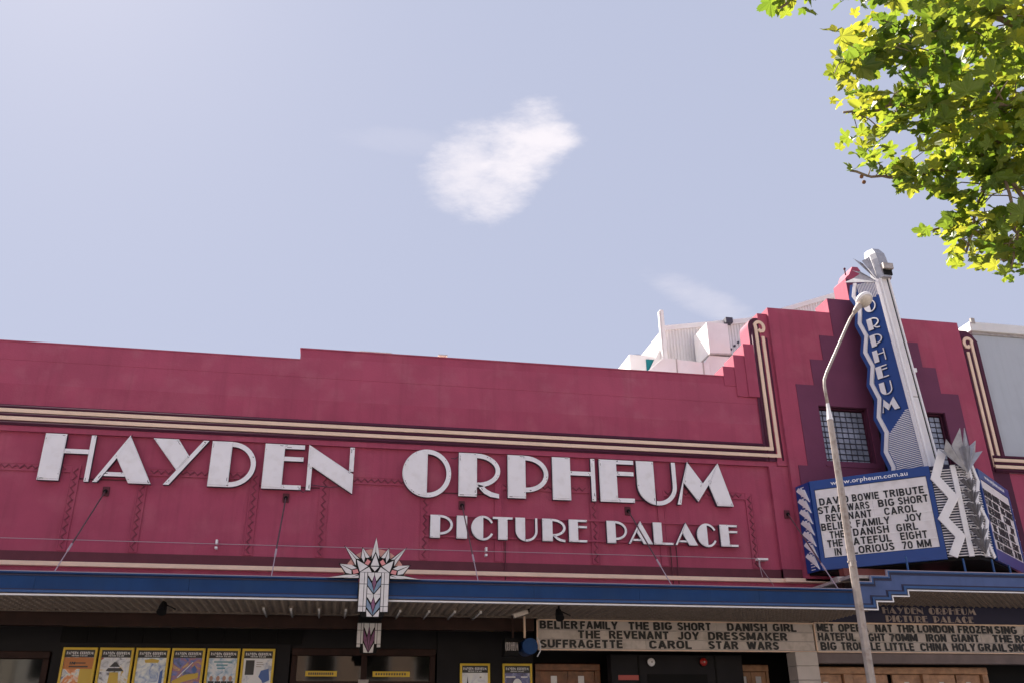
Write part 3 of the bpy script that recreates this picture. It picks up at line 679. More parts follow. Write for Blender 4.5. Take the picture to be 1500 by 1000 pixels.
# ================================================================= CANOPY
YF = -3.2
cn = thing('street_canopy', 'blue edged awning along the whole front stepping up below the corner marquee', 'awning', (5, -1.6, 4.05))
Ff = Fr((0, YF, 0), (1, 0, 0), (0, 0, 1), (0, -1, 0))
def fascia_seg(x0, x1, zb, zt, M, name='fascia_panel'):
    b = MB(); b.box(x0, x1, YF, YF + .04, zb + .02, zt - .01); b.build(name, M, cn)
joints = [XL, -8.6, -4.93, -2.1, .45]
xs = [XL, -9.0, -4.95, -2.45, .46, 1.0, 3.7, 5.75, 8.2, 10.24]
for a, c_ in zip(xs, xs[1:]):
    if a == .46: continue
    fascia_seg(a + .002, c_ - .002, 4.08, 4.40, BLUE)
    b = MB(); b.box(a, c_, YF - .035, YF + .10, 4.395, 4.425); b.build('top_trim', BLUE, cn, bevel=.004); b = MB(); b.box(a, c_, YF - .03, YF + .10, 4.425, 4.44); b.build('top_lip', LIP, cn)
    b = MB(); b.box(a, c_, YF - .028, YF + .02, 4.08, 4.125); b.build('lower_trim', BLUET, cn, bevel=.006)
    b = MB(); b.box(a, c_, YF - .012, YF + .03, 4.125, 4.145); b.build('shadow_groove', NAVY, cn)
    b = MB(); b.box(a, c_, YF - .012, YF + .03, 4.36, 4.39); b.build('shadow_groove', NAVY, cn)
    b = MB(); b.box(a, c_, YF - .02, YF + .06, 4.035, 4.06); b.build('white_edge_strip', WHITE2, cn)
# stepped part: one cut plate with trims following the steps
T0 = [(10.24, 4.56), (10.67, 4.56), (10.67, 4.68), (11.05, 4.68), (11.05, 4.80), (19, 4.80)]
B0 = [(10.24, 4.08), (10.66, 4.08), (10.66, 4.24), (11.03, 4.24), (11.03, 4.35), (11.40, 4.35), (11.40, 4.47), (19, 4.47)]
b = MB(); b.prism(Ff, T0 + B0[::-1], -.04, 0); b.build('stepped_fascia', BLUE2, cn)
def step_trim(pts, h0, h1, w, M, name, sgn=1):
    b = MB()
    off = [(x, z) for x, z in pts]
    c_ = (h0 + h1) / 2; hh = abs(h1 - h0) / 2
    P = []
    for i, (x, z) in enumerate(off):
        dx = 0
        if 0 < i < len(off) - 1: dx = -c_ 
        P.append((x + dx, z + c_))
    b.ribbon(Ff, P, hh, -.02, w); b.build(name, M, cn)
step_trim(T0, -.02, .012, .035, BLUET, 'top_trim'); step_trim(T0, .012, .03, .032, LIP, 'top_lip')
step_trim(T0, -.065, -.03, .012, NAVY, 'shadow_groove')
step_trim(B0, 0, .05, .028, BLUET, 'lower_trim')
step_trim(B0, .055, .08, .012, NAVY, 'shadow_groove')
step_trim(B0, -.05, -.025, .02, WHITE2, 'white_edge_strip')
step_trim(B0, -.025, 0, .006, RETURN, 'gap_strip')
b = MB(); b.box(XL, 10.24, YF + .04, 0, 4.32, 4.38); b.box(10.24, 19, YF + .04, 0, 4.66, 4.72); b.build('canopy_roof', GALV, cn)
# patterned soffit: raised pressed-metal lozenges
def soffit(x0, x1, z, y0, y1, name):
    b = MB(); b.box(x0, x1, y0, y1, z, z + .03); b.build(name, SOFFIT, cn)
    b = MB(); nx = int((x1 - x0) / .155); ny = int((y1 - y0) / .155)
    for i in range(nx):
        for j in range(ny):
            cx = x0 + (i + .5) * (x1 - x0) / nx; cy = y0 + (j + .5) * (y1 - y0) / ny; r = .07
            vs_ = [(cx - r, cy, z), (cx, cy - r, z), (cx + r, cy, z), (cx, cy + r, z), (cx, cy, z - .045)]
            b.add(vs_, [(0, 4, 1), (1, 4, 2), (2, 4, 3), (3, 4, 0)])
    o = b.build('pressed_pattern', SOFFIT, cn); o['kind'] = 'stuff'
soffit(-9.5, 10.62, 4.06, YF + .04, -1.26, 'soffit')
soffit(11.45, 18.0, 4.44, YF + .04, -1.2, 'raised_soffit')
for (a, c_, z) in ((10.66, 11.03, 4.22), (11.03, 11.40, 4.33)):
    b = MB(); b.box(a, c_, YF + .04, -1.2, z, z + .03); b.build('stepped_soffit', SOFFIT, cn)
b = MB(); b.box(10.62, 10.66, YF + .04, -1.2, 4.06, 4.24); b.box(11.01, 11.03, YF + .04, -1.2, 4.22, 4.35); b.box(11.38, 11.40, YF + .04, -1.2, 4.33, 4.47); b.build('step_riser', SOFFIT, cn)
b = MB(); b.box(XL, 10.2, -1.40, -1.30, 4.02, 4.06); b.build('soffit_cornice', SOFFIT, cn, bevel=.01)
b = MB()
for i in range(190): b.box(-9.4 + i * .103, -9.35 + i * .103, -1.43, -1.40, 4.025, 4.055)
o = b.build('dentil_row', SOFFIT, cn); o['kind'] = 'stuff'
b = MB(); b.box(XL, 10.2, -1.26, 0, 4.08, 4.11); b.box(10.2, 18.5, -1.2, 0, 4.48, 4.5); b.build('inner_soffit', BLACK, cn)
# soffit battens either side of the ornament
for i, x in enumerate((-1.21, -.72, -.21, .28, 1.29, 1.84, 2.33, 2.83)):
    side = 'left' if x < .5 else 'right'; order = ['farthest', 'second farthest', 'second nearest', 'nearest']
    k = order[i] if x < .5 else order[::-1][i - 4]
    t = thing('soffit_batten', f'slim white light batten under the awning, {k} of four {side} of the glass ornament', 'light batten', (x, -1.7, 4.0), 'light battens under the awning')
    b = MB(); b.box(x - .045, x + .045, -2.35, -1.12, 4.005, 4.058); b.build('housing', SOFFIT, t, bevel=.008)
    b = MB(); b.tube([(x, -2.33, 3.985), (x, -1.14, 3.985)], .018, 8); b.build('tube', OPAL, t, smooth=True)
    b = MB(); b.box(x - .02, x + .02, -2.37, -2.33, 3.965, 4.01); b.build('end_cap', WHITE2, t)
for (x, y, lab) in ((-2.88, -2.9, 'black spotlight under the awning above the poster cases'), (4.25, -2.85, 'black spotlight under the awning above the left end of the letter board')):
    t = thing('spotlight', lab, 'spotlight', (x, y, 4.0), 'spotlights under the awning')
    b = MB(); b.tube([(x, y, 4.06), (x, y, 3.98)], .02, 6); b.build('stem', BLACK, t)
    b = MB(); b.tube([(x, y + .05, 3.99), (x, y - .02, 3.90), (x, y - .08, 3.82)], [.05, .075, .085], 12); b.build('lamp_can', BLACK, t)
    b = MB(); b.tube([(x + .05, y, 3.96), (x + .22, y - .02, 3.88)], .012, 6); b.build('arm', BLACK, t)
t = thing('security_camera', 'white box security camera under the awning above the round blue sign', 'camera', (3.6, -2.6, 4.0))
b = MB(); b.tube([(3.72, -2.6, 4.06), (3.72, -2.6, 3.97)], .02, 6); b.build('mount', BLACK, t)
Fc = Fr((3.56, -2.6, 3.93), Vector((.93, .1, .30)).normalized(), Vector((-.3, 0, .95)).normalized(), Vector((0, -1, 0)))
b = MB(); b.rect(Fc, -.15, .15, -.035, .035, -.05, .05); b.build('housing', BOARDW2, t, bevel=.01)
b = MB(); b.rect(Fc, -.17, .10, .037, .048, -.06, .06); b.build('sunshield', GALV, t)
b = MB(); b.rect(Fc, .15, .162, -.028, .028, -.04, .04); b.build('lens_window', GLASSD, t)
# round blue projecting sign on posts
t = thing('projecting_sign', 'round blue drum sign hung on two posts under the awning beside the letter board', 'hanging sign', (3.9, -1.5, 3.4))
for x, M in ((3.62, BROWNB), (3.86, CREAM)):
    b = MB(); b.box(x - .02, x + .02, -1.52, -1.48, 3.62, 4.06); b.build('hanger', M, t)
b = MB(); b.tube([(3.92, -1.75, 3.44), (3.92, -1.25, 3.44)], .155, 20); b.build('blue_drum', BLUE, t)
b = MB(); b.tube([(4.05, -1.78, 3.24), (4.11, -1.78, 3.34), (4.12, -1.78, 3.44), (4.10, -1.78, 3.52), (4.05, -1.78, 3.60)], .012, 6); b.build('neon_tube', OPAL, t)
b = MB(); b.box(3.42, 3.70, -1.68, -1.32, 3.27, 3.58); b.build('name_box', BLACK, t)
Fn = Fr((0, -1.685, 0), (1, 0, 0), (0, 0, 1), (0, -1, 0))
b = MB()
for i, ch in enumerate('ORPHEUM'): deco(b, ch, Fn, 3.43 + i * .037, 3.463 + i * .037, 3.36, .15, 0, .006, plate=False)
b.build('lettering', [GALV, GALV], t)

# ================================================================= SHOPS ACROSS THE STREET (behind the viewer, lit by the sun)
SHOPC = [mat('cream_render', (.72, .64, .54), .85, .08, 1), mat('tan_brick_render', (.48, .34, .26), .85, .12, 1.5), mat('white_render', (.70, .67, .62), .85, .06, 1), mat('buff_render', (.58, .48, .36), .85, .08, 1)]
def shop(x0, x1, h, M, lab):
    t = thing('shop_building', lab, 'shop', ((x0 + x1) / 2, -25, 0), 'shops across the street')
    b = MB(); b.box(x0, x1, -36, -25, 0, h); b.build('wall', M, t)
    b = MB(); b.box(x0, x1, -25.0, -24.8, h - .35, h + .15); b.build('cornice', SHOPC[2], t)
    b = MB(); b.box(x0 + .1, x1 - .1, -25, -22.6, 3.25, 3.5); b.build('awning', GALV, t)
    n = max(2, int((x1 - x0) / 2.2)); w = (x1 - x0) / n
    for i in range(n):
        a = x0 + (i + .25) * w; b = MB(); b.box(a - .06, a + w * .5 + .06, -24.99, -24.93, 4.5, 6.2); f = b.build('window', WHITE2, t)
        k = MB(); k.box(a, a + w * .5, -24.93, -24.92, 4.57, 6.13); child('pane', k, GLASSD, f, t)
        b = MB(); b.box(x0 + i * w + .1, x0 + (i + 1) * w - .1, -24.99, -24.95, .5, 2.8); b.build('shop_window', GLASSD, t)
shop(-24, -13.5, 7.6, SHOPC[0], 'cream rendered shop across the street at far left of the viewer')
shop(-13.4, -4.1, 7.0, SHOPC[2], 'white rendered shop across the street behind the viewer')
shop(-4.0, 6.0, 8.0, SHOPC[1], 'tan rendered shop directly behind the viewer')
shop(6.1, 17.0, 7.2, SHOPC[0], 'cream rendered shop across the street to the right of the viewer')
shop(17.1, 28, 7.8, SHOPC[3], 'buff rendered shop across the street at far right of the viewer')

# ================================================================= STAINED GLASS ORNAMENT ON THE FASCIA
def ornament(root, F, sc, panes, backing):
    b = MB()
    for o in backing: b.prism(F, [(x * sc, z * sc) for x, z in o], 0, .03)
    b.build('lead_backing', BLACK, root)
    for poly, M in panes:
        c = Vector((sum(p[0] for p in poly) / len(poly), sum(p[1] for p in poly) / len(poly)))
        out = []
        n = len(poly)
        ar = sum(poly[i][0] * poly[(i + 1) % n][1] - poly[(i + 1) % n][0] * poly[i][1] for i in range(n))
        P = [Vector(p) for p in poly]
        if ar < 0: P.reverse()
        d = .007
        for i in range(n):
            e0 = (P[i] - P[i - 1]).normalized(); e1 = (P[(i + 1) % n] - P[i]).normalized()
            n0 = Vector((-e0.y, e0.x)); n1 = Vector((-e1.y, e1.x)); s_ = n0 + n1
            k = d / max(.25, s_.dot(n1)); out.append(tuple((P[i] + s_ * k) * sc))
        k = MB(); k.prism(F, out, .03, .038); k.build('glass_pane', M, root)
def cv(pts): return [((x - 545) / 390, (345 - y) / 405) for x, y in pts]
def mi_(pts): return [(1090 - x, y) for x, y in pts][::-1]
orn = thing('glass_ornament', 'leaded opal glass starburst with pink squares and a purple flower plaque on the awning front', 'ornament', (.74, YF, 4.52))
Fo = Fr((.735, YF - .09, 4.52), (1, 0, 0), (0, 0, 1), (0, -1, 0))
half = [([(546, 85), (546, 195), (520, 252), (516, 215)], OPAL), ([(490, 245), (516, 265), (498, 297), (468, 282)], PINKG),
        ([(452, 165), (508, 235), (490, 243), (474, 240)], OPAL), ([(452, 165), (474, 240), (468, 280), (444, 238)], OPAL),
        ([(328, 158), (440, 252), (410, 250)], OPAL), ([(328, 158), (410, 250), (412, 302)], OPAL), ([(412, 250), (500, 300), (440, 345), (425, 300)], OPAL),
        ([(298, 288), (382, 290), (425, 316), (385, 328)], OPAL), ([(298, 288), (385, 330), (388, 362), (345, 354)], OPAL), ([(387, 328), (425, 320), (438, 350), (396, 362)], PINKG),
        ([(440, 345), (505, 302), (528, 345)], OPAL), ([(220, 388), (340, 364), (437, 360), (380, 386)], OPAL), ([(330, 388), (380, 380), (438, 364), (438, 388)], OPAL)]
panes = []
for p, M in half: panes.append((cv(p), M)); panes.append((cv(mi_(p)), M))
panes += [(cv([(545, 200), (578, 298), (512, 298)]), OPAL), (cv([(510, 300), (580, 300), (545, 340)]), OPAL)]
outl = [(546, 85), (522, 205), (452, 165), (442, 240), (328, 158), (400, 290), (298, 288), (345, 356), (220, 390), (438, 392), (440, 345), (650, 345)]
left = [(546, 82), (518, 214), (508, 232), (450, 160), (440, 245), (322, 152), (405, 295), (292, 284), (342, 358), (212, 392), (545, 392)]
backing = [cv(left[:-1] + mi_(left)[1:])]
ornament(orn, Fo, 1, panes, backing)
b = MB(); b.prism(Fo, [(.56 * math.cos(R_(a)), -.10 + .53 * math.sin(R_(a))) for a in range(0, 181, 10)], -.03, -.005)
b.build('peach_disc', PEACHG, orn)
# the plaque
def plaque(root, F, w, zt, zm, zb, flowers, cham):
    b = MB(); b.prism(F, [(-w, zt), (w, zt), (w, zm), (w - cham, zm), (w - cham * 1.6, zb), (-w + cham * 1.6, zb), (-w + cham, zm), (-w, zm)], -.10, 0)
    b.build('plaque_box', BLACK, root)
    P = []
    a = w * .33; c = w * .52
    rows = [zt] + [zt - (zt - zm) * t for t in (.30, .86)] + [zm]
    for s_ in (-1, 1):
        for z1, z0 in zip(rows, rows[1:]):
            P.append(([(s_ * w, z1), (s_ * (w - a), z1), (s_ * (w - a), z0), (s_ * w, z0)], OPAL))
            if z0 > zm + .01 or flowers > 1: P.append(([(s_ * (w - a), z1), (s_ * c * .9, z1), (s_ * c * .9, z0), (s_ * (w - a), z0)], OPAL))
    step = (zt - zb) / flowers
    for k in range(flowers):
        t = zt - k * step * .98; h = step; cc = c * .88
        P.append(([(-cc, t), (0, t), (0, t - h * .12), (-cc * .30, t - h * .42), (-cc * .85, t - h * .18), (-cc, t - h * .14)], OPAL))
        P.append(([(cc, t), (0, t), (0, t - h * .12), (cc * .30, t - h * .42), (cc * .85, t - h * .18), (cc, t - h * .14)], OPAL))
        P.append(([(0, t - h * .12), (cc * .32, t - h * .46), (0, t - h * .84), (-cc * .32, t - h * .46)], PURPG))
        P.append(([(-cc, t - h * .20), (-cc * .34, t - h * .50), (0, t - h * .84), (-.0, t - h * .98), (-cc, t - h * .58)], BLUG if flowers > 1 else PURPG))
        P.append(([(cc, t - h * .20), (cc * .34, t - h * .50), (0, t - h * .84), (0, t - h * .98), (cc, t - h * .58)], BLUG if flowers > 1 else PURPG))
        if k < flowers - 1:
            P.append(([(-cc, t - h * .62), (-.001, t - h * 1.0), (-cc, t - h * .98)], OPAL)); P.append(([(cc, t - h * .62), (.001, t - h * 1.0), (cc, t - h * .98)], OPAL))
        if k == flowers - 1:
            P.append(([(-cc, t - h * .66), (0, t - h * .995), (0, zb), (-cc * .9, zb)], OPAL)); P.append(([(cc, t - h * .66), (0, t - h * .995), (0, zb), (cc * .9, zb)], OPAL))
    for poly, M in P:
        n = len(poly); ar = sum(poly[i][0] * poly[(i + 1) % n][1] - poly[(i + 1) % n][0] * poly[i][1] for i in range(n))
        q = [Vector(p) for p in poly]
        if ar < 0: q.reverse()
        c_ = sum(q, Vector((0, 0))) / n
        out = []
        for i in range(n):
            e0 = (q[i] - q[i - 1]).normalized(); e1 = (q[(i + 1) % n] - q[i]).normalized(); n0 = Vector((-e0.y, e0.x)); n1 = Vector((-e1.y, e1.x)); s_ = n0 + n1
            k = .005 / max(.25, s_.dot(n1)); out.append(tuple(q[i] + s_ * k))
        kk = MB(); kk.prism(F, out, 0, .008); kk.build('glass_pane', M, root)
Fp = Fr((.735, YF - .14, 4.52), (1, 0, 0), (0, 0, 1), (0, -1, 0))
plaque(orn, Fp, .265, 0, -.69, -.775, 2, .05)
ln = thing('glass_lantern', 'smaller leaded glass lantern hanging behind and below the fascia ornament over the entrance', 'lantern', (.77, -1.35, 3.9))
Fl = Fr((.77, -1.42, 3.88), (1, 0, 0), (0, 0, 1), (0, -1, 0))
plaque(ln, Fl, .235, 0, -.46, -.56, 1, .05)
b = MB(); b.box(.55, .99, -1.5, -1.2, 3.88, 4.05); b.build('lantern_head', BLACK, ln)
b = MB(); b.prism(Fr((.735, -3.0, 3.78), (1, 0, 0), (0, 0, 1), (0, -1, 0)), [(-.22, .25), (.22, .25), (.20, 0), (.10, -.03), (-.10, -.03), (-.20, 0)], -.35, .15); b.build('ornament_bracket', BLACK, orn)

# ================================================================= LETTER BOARDS
Fb = Fr((0, -1.2, 0), (1, 0, 0), (0, 0, 1), (0, -1, 0))
def board(root, x0, x1, z0, rows, hrow, lines, joints):
    b = MB(); b.box(x0 - .03, x1 + .03, -1.2, -1.02, z0 - .03, z0 + rows * hrow + .03); b.build('board_case', BLACK, root)
    js = [x0] + joints + [x1]
    for r in range(rows):
        for a, c_ in zip(js, js[1:]):
            k = MB(); k.box(a + .003, c_ - .003, -1.215, -1.2, z0 + r * hrow + .012, z0 + (r + 1) * hrow - .006); k.build('opal_panel', BOARDW2, root)
        k = MB(); k.box(x0, x1, -1.232, -1.2, z0 + r * hrow - .006, z0 + r * hrow + .010); k.build('letter_rail', GALV, root)
    k = MB(); k.box(x0 - .03, x1 + .03, -1.24, -1.2, z0 + rows * hrow - .005, z0 + rows * hrow + .025); k.box(x0 - .03, x1 + .03, -1.24, -1.2, z0 - .03, z0 - .006); k.box(x0 - .03, x0 - .004, -1.24, -1.2, z0 - .03, z0 + rows * hrow + .025); k.build('frame', CREAM, root)
    for r, line in enumerate(lines):
        zb = z0 + (rows - 1 - r) * hrow + .022
        for w, a, c_ in line: put_word(w, Fb, a, c_, zb, hrow * .84, .022, BLETTER, root, key='fat', bold=.115)
lb = thing('letter_board', 'left cinema letter board headed BELIER FAMILY under the awning', 'letter board', (7.3, -1.2, 3.45), 'changeable letter boards under the awning')
board(lb, 4.20, 10.32, 3.445, 3, .186, [
    [('BELIER', 4.24, 5.04), ('FAMILY', 5.10, 5.90), ('THE', 6.14, 6.59), ('BIG', 6.69, 7.10), ('SHORT', 7.22, 7.97), ('DANISH', 8.34, 9.25), ('GIRL', 9.39, 9.93)],
    [('THE', 5.04, 5.52), ('REVENANT', 5.71, 7.01), ('JOY', 7.21, 7.68), ('DRESSMAKER', 7.89, 9.69)],
    [('SUFFRAGETTE', 4.24, 5.99), ('CAROL', 6.57, 7.50), ('STAR', 7.88, 8.54), ('WARS', 8.75, 9.47)]], [6.5, 8.1])
rb = thing('letter_board', 'right cinema letter board headed MET OPERA below the navy name board', 'letter board', (13.5, -1.2, 3.45), 'changeable letter boards under the awning')
board(rb, 10.37, 17.6, 3.445, 3, .192, [
    [('MET', 10.42, 10.82), ('OPERA', 10.93, 11.64), ('NAT', 11.82, 12.23), ('THR', 12.35, 12.77), ('LONDON', 12.85, 13.75), ('FROZEN', 13.86, 14.72), ('SING', 14.79, 15.35), ('ALONG', 15.52, 16.3)],
    [('HATEFUL', 10.42, 11.31), ('EIGHT', 11.44, 12.02), ('70MM', 12.12, 12.80), ('IRON', 13.02, 13.51), ('GIANT', 13.65, 14.34), ('THE', 14.69, 15.18), ('ROOM', 15.26, 15.95)],
    [('BIG', 10.45, 10.82), ('TROUBLE', 10.93, 11.87), ('LITTLE', 11.98, 12.68), ('CHINA', 12.84, 13.51), ('HOLY', 13.63, 14.20), ('GRAIL', 14.27, 14.98), ('SING', 15.03, 15.50), ('ALONG', 15.55, 16.3)]], [12.4, 14.4])
nb = thing('name_board', 'dark navy board with faded HAYDEN ORPHEUM PICTURE PALACE lettering above the right letter board', 'sign', (13.3, -1.2, 4.1))
b = MB(); b.box(10.36, 17.6, -1.19, -1.05, 4.055, 4.46); b.build('panel', NAVY, nb)
FADED = mat('faded_cream_lettering', (.42, .33, .30), .6, .3, 14)
def decoline(root, text, F, u0, u1, v0, h, w0=0, w1=.012, M=FADED, name='lettering', rel=None, each=True):
    tot = sum((G[c][0] if c != ' ' else .75) + .14 for c in text) - .14; k = (u1 - u0) / tot; u = u0; b = MB()
    for c in text:
        if c == ' ': u += .89 * k; continue
        w = G[c][0] * k
        if each: b = MB()
        deco(b, c, F, u, u + w, v0, h, w0, w1, plate=False, step=.001)
        if each: b.build(name, [M, M], root)
        u += w + .14 * k
    if not each: b.build(name, [M, M], root)
decoline(nb, 'HAYDEN ORPHEUM', Fr((0, -1.19, 0), (1, 0, 0), (0, 0, 1), (0, -1, 0)), 12.08, 14.42, 4.255, .135, name='letter')
decoline(nb, 'PICTURE PALACE', Fr((0, -1.19, 0), (1, 0, 0), (0, 0, 1), (0, -1, 0)), 12.13, 14.32, 4.075, .135, name='letter')

# ================================================================= POSTER CASES
def poster_mat(name, cols, seed):
    M = bpy.data.materials.new(name); M.use_nodes = True; nt = M.node_tree; L = nt.links; b = nt.nodes['Principled BSDF']; b.inputs['Roughness'].default_value = .25
    tcn = nt.nodes.new('ShaderNodeTexCoord'); mpn = nt.nodes.new('ShaderNodeMapping'); mpn.inputs['Location'].default_value = (seed, seed * 2, seed * .7); L.new(tcn.outputs['Object'], mpn.inputs[0])
    n = nt.nodes.new('ShaderNodeTexNoise'); n.inputs['Scale'].default_value = 5.5; n.inputs['Detail'].default_value = 9; n.inputs['Roughness'].default_value = .6; n.inputs['Distortion'].default_value = 1.1; L.new(mpn.outputs[0], n.inputs['Vector'])
    r = nt.nodes.new('ShaderNodeValToRGB'); e = r.color_ramp.elements
    while len(e) < len(cols): e.new(.5)
    for i, c in enumerate(cols): e[i].position = .32 + .36 * i / (len(cols) - 1); e[i].color = (*[min(.88, v * 1.35) for v in c], 1)
    L.new(n.outputs['Fac'], r.inputs[0]); L.new(r.outputs[0], b.inputs['Base Color']); return M
PC = [('orange', [(.42, .12, .03), (.62, .20, .05), (.70, .62, .55), (.15, .2, .4)]), ('grey', [(.10, .10, .12), (.50, .50, .55), (.62, .62, .66), (.45, .30, .06)]),
      ('pale blue', [(.12, .2, .45), (.40, .45, .55), (.62, .64, .68), (.66, .68, .72)]), ('navy', [(.03, .04, .12), (.08, .12, .4), (.30, .10, .12), (.55, .38, .1)]),
      ('white and blue', [(.62, .62, .66), (.58, .60, .66), (.30, .42, .55), (.16, .18, .25)]), ('white', [(.64, .63, .66), (.62, .62, .65), (.60, .60, .63), (.30, .34, .45)]),
      ('white', [(.66, .65, .68), (.66, .65, .68), (.60, .60, .64), (.5, .5, .55)]), ('navy', [(.03, .03, .09), (.05, .05, .15), (.10, .12, .3), (.5, .5, .6)])]
def bits(root, F, spec):
    for name, polys, M in spec:
        b = MB()
        for p in polys: b.prism(F, p, 0, .003)
        b.build(name, M, root)
PX = [(-5.10, -4.46), (-4.42, -3.78), (-3.74, -3.10), (-3.06, -2.42), (-2.38, -1.74), (-1.70, -1.05), (2.76, 3.40), (3.67, 4.31)]
CYAN = mat('print_teal', (.10, .30, .38), .4); ORG = mat('print_orange', (.60, .20, .04), .4); INK = mat('print_ink', (.02, .02, .025), .4); YEL = mat('print_yellow', (.70, .46, .05), .4); SKIN = mat('print_tan', (.5, .28, .2), .4); PW = mat('print_white', (.86, .84, .86), .4); PBL = mat('print_blue', (.06, .14, .42), .4); PRD = mat('print_red', (.42, .05, .05), .4)
PLAB = ['poster case with an orange and white print, leftmost of the row of six', 'poster case with a grey print of a stepped tower over yellow, second of the six', 'poster case with a pale blue snowy print, third of the six',
        'poster case with a dark swirling navy print, fourth of the six', 'poster case with four small heads on a pale print, fifth of the six', 'poster case with a dark photo and white diamond, last of the six',
        'yellow poster case with a white print of a thin spire, right of the entrance', 'yellow poster case with a pale moon on a navy print, beside the round blue sign']
for i, (a, c_) in enumerate(PX):
    zt = 3.51 if i < 6 else 3.25
    t = thing('poster_case', PLAB[i], 'poster case', ((a + c_) / 2, -.05, zt - 1.1), 'yellow framed poster cases')
    y = -.05
    F = Fr((a, y, zt), (1, 0, 0), (0, 0, 1), (0, -1, 0)); W = c_ - a; H = 1.12; f = .045
    b = MB(); b.prism(F, rc(0, -H, W, 0), -.03, .035, holes=[rc(f, -H + f, W - f, -f)]); b.build('frame', YELLOW, t, bevel=.005)
    b = MB(); b.rect(F, f, W - f, -H + f, -f, -.03, .004); b.build('poster', poster_mat('poster_print', PC[i][1], i * 3.7), t)
    b = MB(); b.rect(F, f, W - f, -f - .14, -f, .004, .010); b.build('header', INK, t)
    decoline(t, 'HAYDEN ORPHEUM', Fr((a, y - .010, zt), (1, 0, 0), (0, 0, 1), (0, -1, 0)), f + .03, W - f - .03, -f - .085, .052, 0, .002, M=PW, each=False)
    decoline(t, 'PICTURE PALACE', Fr((a, y - .010, zt), (1, 0, 0), (0, 0, 1), (0, -1, 0)), f + .13, W - f - .13, -f - .120, .022, 0, .002, M=PW, each=False)
    F2 = Fr((a, y - .004, zt), (1, 0, 0), (0, 0, 1), (0, -1, 0))
    if i == 0: bits(t, F2, [('print_block', [rc(.05, -.40, W - .05, -.19)], ORG), ('print_block', [rc(.36, -1.05, W - .05, -.40)], YEL)]); put_word('IN', F2, .16, .26, -.32, .05, .005, INK, t, 'print_letter') ; bits(t, Fr((a, y - .007, zt), (1, 0, 0), (0, 0, 1), (0, -1, 0)), [('print_line', [rc(.15, -.37, .50, -.345), rc(.20, -.30, .45, -.28)], INK)])
    if i == 1: bits(t, F2, [('print_shape', [[(.22, -.36), (.30, -.27), (.34, -.27), (.42, -.36)], [(.16, -.44), (.20, -.38), (.44, -.38), (.50, -.44)]], INK), ('print_shape', [[(.20, -1.05), (.24, -.46), (.40, -.46), (.46, -1.05)]], YEL), ('print_shape', [[(.05, -.19), (.10, -.19), (.05, -.24)], ], PRD)])
    if i == 2: bits(t, F2, [('print_shape', [[(.18, -.23), (.32, -.20), (.46, -.23), (.44, -.28), (.20, -.28)]], YEL), ('print_shape', [[(.50, -.45), (.55, -.40), (.56, -.9), (.48, -.9)]], PBL)])
    if i == 3: bits(t, F2, [('print_shape', [[(.06, -.62), (.30, -.50), (.55, -.46), (.55, -.56), (.32, -.62), (.08, -.70)]], YEL), ('print_shape', [[(.15, -.55), (.42, -.26), (.43, -.27), (.17, -.56)]], PW), ('print_shape', [[(.40, -.40), (.46, -.32), (.52, -.40), (.48, -.50)]], PBL)])
    if i == 4:
        bits(t, F2, [('print_line', [rc(.15, -.27, .50, -.245), rc(.20, -.33, .42, -.305), rc(.22, -.39, .38, -.365)], CYAN)])
        b = MB(); hd = MB()
        for q, x in enumerate((.13, .26, .38, .50)):
            b.prism(F2, [(x - .06, -1.05), (x - .055, -.62), (x + .055, -.62), (x + .06, -1.05)], 0, .003)
            hd.prism(F2, [(x + .035 * math.cos(R_(k)), -.57 + .05 * math.sin(R_(k))) for k in range(0, 360, 30)], .003, .006)
        b.build('print_figure', INK, t); hd.build('print_head', SKIN, t)
    if i == 5: bits(t, F2, [('print_photo', [rc(.09, -.50, .26, -.22)], INK), ('print_photo', [[(.40, -.42), (.55, -.38), (.58, -.60), (.46, -.66), (.36, -.54)]], PBL), ('print_line', [rc(.30, -.27, .42, -.255), rc(.30, -.31, .44, -.295), rc(.30, -.35, .40, -.335)], GALV)]); bits(t, Fr((a, y - .008, zt), (1, 0, 0), (0, 0, 1), (0, -1, 0)), [('print_diamond', [[(.14, -.62), (.29, -.46), (.44, -.62), (.29, -.80)]], PW)])
    if i == 6: bits(t, F2, [('print_spire', [[(.14, -.50), (.165, -.25), (.19, -.50)], [(.11, -1.05), (.15, -.5), (.18, -.5), (.22, -1.05)]], INK), ('print_line', [rc(.42, -.29, .46, -.26), rc(.38, -.35, .50, -.345)], GALV)])
    if i == 7:
        bits(t, F2, [('print_line', [rc(.07, -.28, .28, -.255), rc(.40, -.28, .54, -.255)], PW), ('print_moon', [[(.32 + .10 * math.cos(R_(k)), -.42 + .12 * math.sin(R_(k))) for k in range(0, 360, 20)]], PW)])

for x, z, M, lab, cat, nm in ((6.84, 3.26, WHITE2, 'round white alarm bell on the charcoal booth under the letter board', 'alarm bell', 'alarm_bell'), (8.03, 3.27, REDL, 'round red alarm lamp on the charcoal booth', 'alarm lamp', 'alarm_lamp')):
    t = thing(nm, lab, cat, (x, -.47, z))
    b = MB(); b.tube([(x, -.45, z), (x, -.50, z)], .095, 18); b.build('base', BLACK, t)
    b = MB(); b.sphere((x, -.50, z), .085, .04, .085, 16, 8); b.build('dome', M, t, smooth=True)
    b = MB(); b.tube([(x, -.53, z), (x, -.555, z)], .018, 8); b.build('centre_screw', GALV, t)
